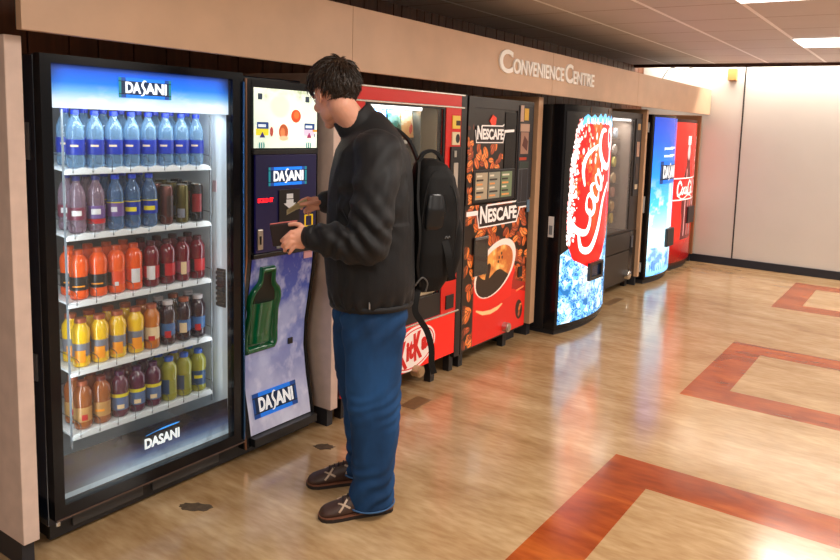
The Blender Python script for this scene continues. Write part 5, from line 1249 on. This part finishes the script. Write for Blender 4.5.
# shoes
SHOE = mat('shoe_brown', rgb(66, 42, 32), .5, noise_amt=.2, nscale=40); SOLE = mat('sole_dark', rgb(38, 26, 22), .7); STR = mat('shoe_strip', rgb(190, 164, 140), .5); LACE = mat('lace_black', (.02, .018, .018), .7); RIM = mat('shoe_rim', rgb(120, 74, 54), .6)
def shoe(cs, f0, yaw, seed):
    M = Matrix.Translation((f0, cs, 0)) @ Matrix.Rotation(yaw, 4, 'Z')
    prof = [(-.148, .020, .050), (-.138, .032, .070), (-.115, .038, .088), (-.07, .040, .098), (-.03, .041, .098), (.02, .043, .086), (.06, .047, .068), (.10, .048, .055), (.125, .042, .047), (.140, .030, .038), (.147, .016, .028)]
    bm = NB(); n = 24; rows = []
    for (x, w, h) in prof:
        row = []
        for k in range(n):
            t = 2*PI*k/n; c_, s_ = math.cos(t), math.sin(t); y = w*math.copysign(abs(c_)**.8, c_); z = (h-.012)*(.5+.5*s_) if s_ > 0 else (h-.012)*.5*(1-abs(s_)**.6); z = .012+z
            row.append(bm.verts.new((x, y*(1-.28*max(0, (z-.03)/.07)), z)))
        rows.append(row)
    for i in range(len(rows)-1):
        for k in range(n): bm.faces.new((rows[i][k], rows[i][(k+1) % n], rows[i+1][(k+1) % n], rows[i+1][k]))
    bm.faces.new(rows[0][::-1]); bm.faces.new(rows[-1]); bmesh.ops.recalc_face_normals(bm, faces=bm.faces[:])
    me = bpy.data.meshes.new('shoe'); bm.to_mesh(me); bm.free(); me.transform(M); so = person_part('shoe', me, SHOE, man)
    bm = NB(); P = [(x, w+.004) for x, w, h in prof]; pts = [(-.153, 0)]+[(x, w) for x, w in P]+[(.153, 0)]+[(x, -w) for x, w in P[::-1]]
    extrude_poly(bm, pts, .001, .016); me = bpy.data.meshes.new('sole'); bm.to_mesh(me); bm.free(); me.transform(M); person_part('sole', me, SOLE, so, smooth=False)
    bm = NB(); extrude_poly(bm, [(x*1.004, y*1.02) for x, y in pts], .016, .021); me = bpy.data.meshes.new('rim'); bm.to_mesh(me); bm.free(); me.transform(M); person_part('rim', me, RIM, so, smooth=False)
    def surf(x, k):   # k in -1..1 over the top
        w = float(np.interp(x, [p[0] for p in prof], [p[1] for p in prof])); h = float(np.interp(x, [p[0] for p in prof], [p[2] for p in prof])); t = PI/2-k*PI/2
        c_, s_ = math.cos(t), max(0, math.sin(t)); z = .012+(h-.012)*(.5+.5*s_); y = w*math.copysign(abs(c_)**.8, c_)*(1-.28*max(0, (z-.03)/.07)); return Vector((x, y, z))+Vector((0, math.copysign(.001, y), .001))
    for sd in (-1, 1):
        for (xa, ka, xb, kb) in ((.035, .15, .075, .98), (.075, .2, .030, .98), (-.045, .35, -.015, .98), (-.01, .35, -.06, .98)):
            bm = NB(); p3 = [surf(xa+(xb-xa)*t/8, sd*(ka+(kb-ka)*t/8)) for t in range(9)]; ribbon(bm, p3, (1, 0, 0), .008, .002)
            me = bpy.data.meshes.new('strip'); bm.to_mesh(me); bm.free(); me.transform(M); person_part('strip', me, STR, so, smooth=False)
    for j in range(4):
        bm = NB(); x = .055-.02*j; p3 = [surf(x+.006*(t/8-.5), -.3+.6*t/8)+Vector((0, 0, .002)) for t in range(9)]; tube(bm, p3, .0024, 6)
        me = bpy.data.meshes.new('lace'); bm.to_mesh(me); bm.free(); me.transform(M); person_part('lace', me, LACE, so)
shoe(.135, -.035, .05, 1); shoe(-.138, .002, -.02, 2)

# wallet and banknote
bm = NB(); box(bm, -.055, .047, -.009, .009, -.042, .042, .004)
bm.transform(MW @ Matrix.Translation((.252, .158, 1.165)) @ Matrix.Rotation(.16, 4, 'Y') @ Matrix.Rotation(-.2, 4, 'Z'))
wl = obj('wallet', bm, mat('wallet_leather', rgb(34, 20, 18), .4), base=tuple(MW @ Vector((.262, .162, 1.13))))
tag(wl, 'dark brown leather wallet held in the near hand of the man', 'wallet')
bm = NB(); box(bm, -.056, .045, -.004, .004, .0425, .0465, .001); bm.transform(MW @ Matrix.Translation((.252, .158, 1.165)) @ Matrix.Rotation(.16, 4, 'Y') @ Matrix.Rotation(-.2, 4, 'Z'))
obj('lining_edge', bm, mat('wallet_pink', rgb(210, 110, 104), .5), wl)
bm = NB(); g = []
for i in range(13):
    u = i/12; row = [bm.verts.new((.160+.082*u, -.163+.03*math.sin(u*2.2)*.4+.006*math.sin(v*3), 1.249-.020*u-.022*u*u+v*(.034-.010*u))) for v in (-.5, -.25, 0, .25, .5)]; g.append(row)
for i in range(12):
    for k in range(4): bm.faces.new((g[i][k], g[i][k+1], g[i+1][k+1], g[i+1][k]))
bmesh.ops.solidify(bm, geom=bm.faces[:], thickness=.0006); bm.transform(MW)
tag(obj('banknote', bm, mat('banknote', rgb(206, 190, 150), .6, noise_amt=.15, nscale=60), base=tuple(MW @ Vector((.16, -.16, 1.2))), smooth='all'), 'pale folded banknote held in the far hand near the note slot', 'banknote')

# backpack
BPK = mat('backpack_fabric', (.0065, .006, .006), .7, spec=.25, bump=.2, nscale=350); WEB = mat('webbing_black', (.006, .0055, .0055), .65, spec=.25)
bp_ = thing('backpack', tuple(MW @ Vector((-.36, -.07, .87))), 'black fabric backpack hanging behind the man, straps dangling', 'backpack')
def bpart(name, me, mt, sm='all', parent=None): me.transform(MW); return link_mesh(name, me, mt, parent or bp_, smooth=sm)
def tomesh(bm): me = bpy.data.meshes.new('m'); bmesh.ops.recalc_face_normals(bm, faces=bm.faces[:]); bm.to_mesh(me); bm.free(); return me
YB_ = -.065
bm = NB()
loft(bm, [(-.320, YB_, .885, .035, .07), (-.328, YB_, .90, .070, .115), (-.338, YB_, .96, .092, .135), (-.350, YB_, 1.06, .103, .146), (-.360, YB_, 1.18, .108, .152), (-.364, YB_, 1.29, .103, .150), (-.358, YB_, 1.38, .086, .138), (-.345, YB_, 1.43, .062, .112), (-.335, YB_, 1.452, .030, .07)], 36, 2.8)
me = organic(bm, .007, 3); displace(me, lambda p, n: .005*noise.noise(Vector((p.x*9, p.y*9, p.z*7)))+.0025*(ridged(p, 8)-.5)); bpart('bag', me, BPK)
bm = NB()
loft(bm, [(-.405, YB_, .93, .03, .075), (-.415, YB_, .95, .042, .10), (-.432, YB_, 1.04, .046, .112), (-.440, YB_, 1.15, .044, .112), (-.436, YB_, 1.21, .032, .100), (-.425, YB_, 1.225, .02, .08)], 30, 3)
me = organic(bm, .006, 3); displace(me, lambda p, n: .003*noise.noise(p*14)); bpart('front_pocket', me, BPK)
# side panel piping and pocket on the visible side
bm = NB(); sd_ = [(-.285, .062, .93), (-.275, .080, 1.06), (-.285, .087, 1.20), (-.30, .083, 1.32), (-.33, .062, 1.40), (-.37, .050, 1.405), (-.41, .070, 1.34)]
tube(bm, spline(sd_, 8), .0022, 8); bpart('piping', tomesh(bm), WEB)
bm = NB(); tube(bm, spline([(-.415, .06, .95), (-.425, .072, 1.06), (-.432, .076, 1.18), (-.43, .072, 1.28), (-.41, .06, 1.36)], 8), .0022, 8); bpart('piping', tomesh(bm), WEB)
bm = NB(); loft(bm, [(-.335, .058, 1.14, .032, .012), (-.338, .074, 1.18, .04, .016), (-.342, .078, 1.25, .042, .017), (-.345, .072, 1.31, .036, .014), (-.348, .062, 1.335, .02, .008)], 20, 2.4); me = organic(bm, .005, 3); bpart('side_pocket', me, mat('backpack_gloss', (.008, .008, .009), .3))
bm = NB(); tube(bm, [(-.405+.02*t/6, .083+.004*math.sin(t), 1.135+.006*math.sin(t*1.8)) for t in range(7)], .0022, 6); bpart('emblem', tomesh(bm), mat('emblem_grey', (.16, .16, .16), .4))
bm = NB(); ribbon(bm, spline([(-.29, YB_+.02, 1.435), (-.31, YB_+.02, 1.475), (-.35, YB_+.02, 1.485), (-.385, YB_+.02, 1.455), (-.395, YB_+.02, 1.41)], 6), (0, 1, 0), .035, .014); bpart('handle', tomesh(bm), WEB, False)
bm = NB(); ribbon(bm, spline([(-.30, -.10, 1.43), (-.255, -.13, 1.53), (-.17, -.155, 1.585), (-.08, -.165, 1.578), (.0, -.18, 1.50), (.02, -.20, 1.40), (-.02, -.23, 1.2), (-.12, -.235, 1.05), (-.25, -.17, .96)], 8), (0, 1, .1), .05, .010); bpart('shoulder_strap', tomesh(bm), WEB, False)
bm = NB(); ribbon(bm, spline([(-.275, .03, 1.44), (-.268, .06, 1.30), (-.276, .085, 1.14), (-.272, .07, 1.02), (-.29, .04, .93)], 8), (0, 1, 0), .045, .010); bpart('shoulder_strap', tomesh(bm), WEB, False)
bm = NB(); ribbon(bm, spline([(-.385, .078, 1.12), (-.40, .092, 1.06), (-.41, .090, 1.0), (-.422, .085, .955)], 6), (1, 0, .3), .03, .003); bpart('hanging_strap', tomesh(bm), WEB, False)
bm = NB(); ribbon(bm, spline([(-.30, .03, .94), (-.278, .05, .88), (-.272, .06, .82), (-.295, .062, .78), (-.325, .06, .73), (-.345, .06, .66), (-.348, .06, .59), (-.360, .06, .545)], 8), [(1, 0, -.3)]*58, .026, .003); bpart('hanging_strap', tomesh(bm), WEB, False)
bm = NB(); tube(bm, spline([(-.265, .07, .93), (-.295, .075, .965), (-.32, .06, .94), (-.315, .05, .90)], 6), .004, 6); bpart('cord_loop', tomesh(bm), mat('cord_grey', (.09, .085, .08), .5))
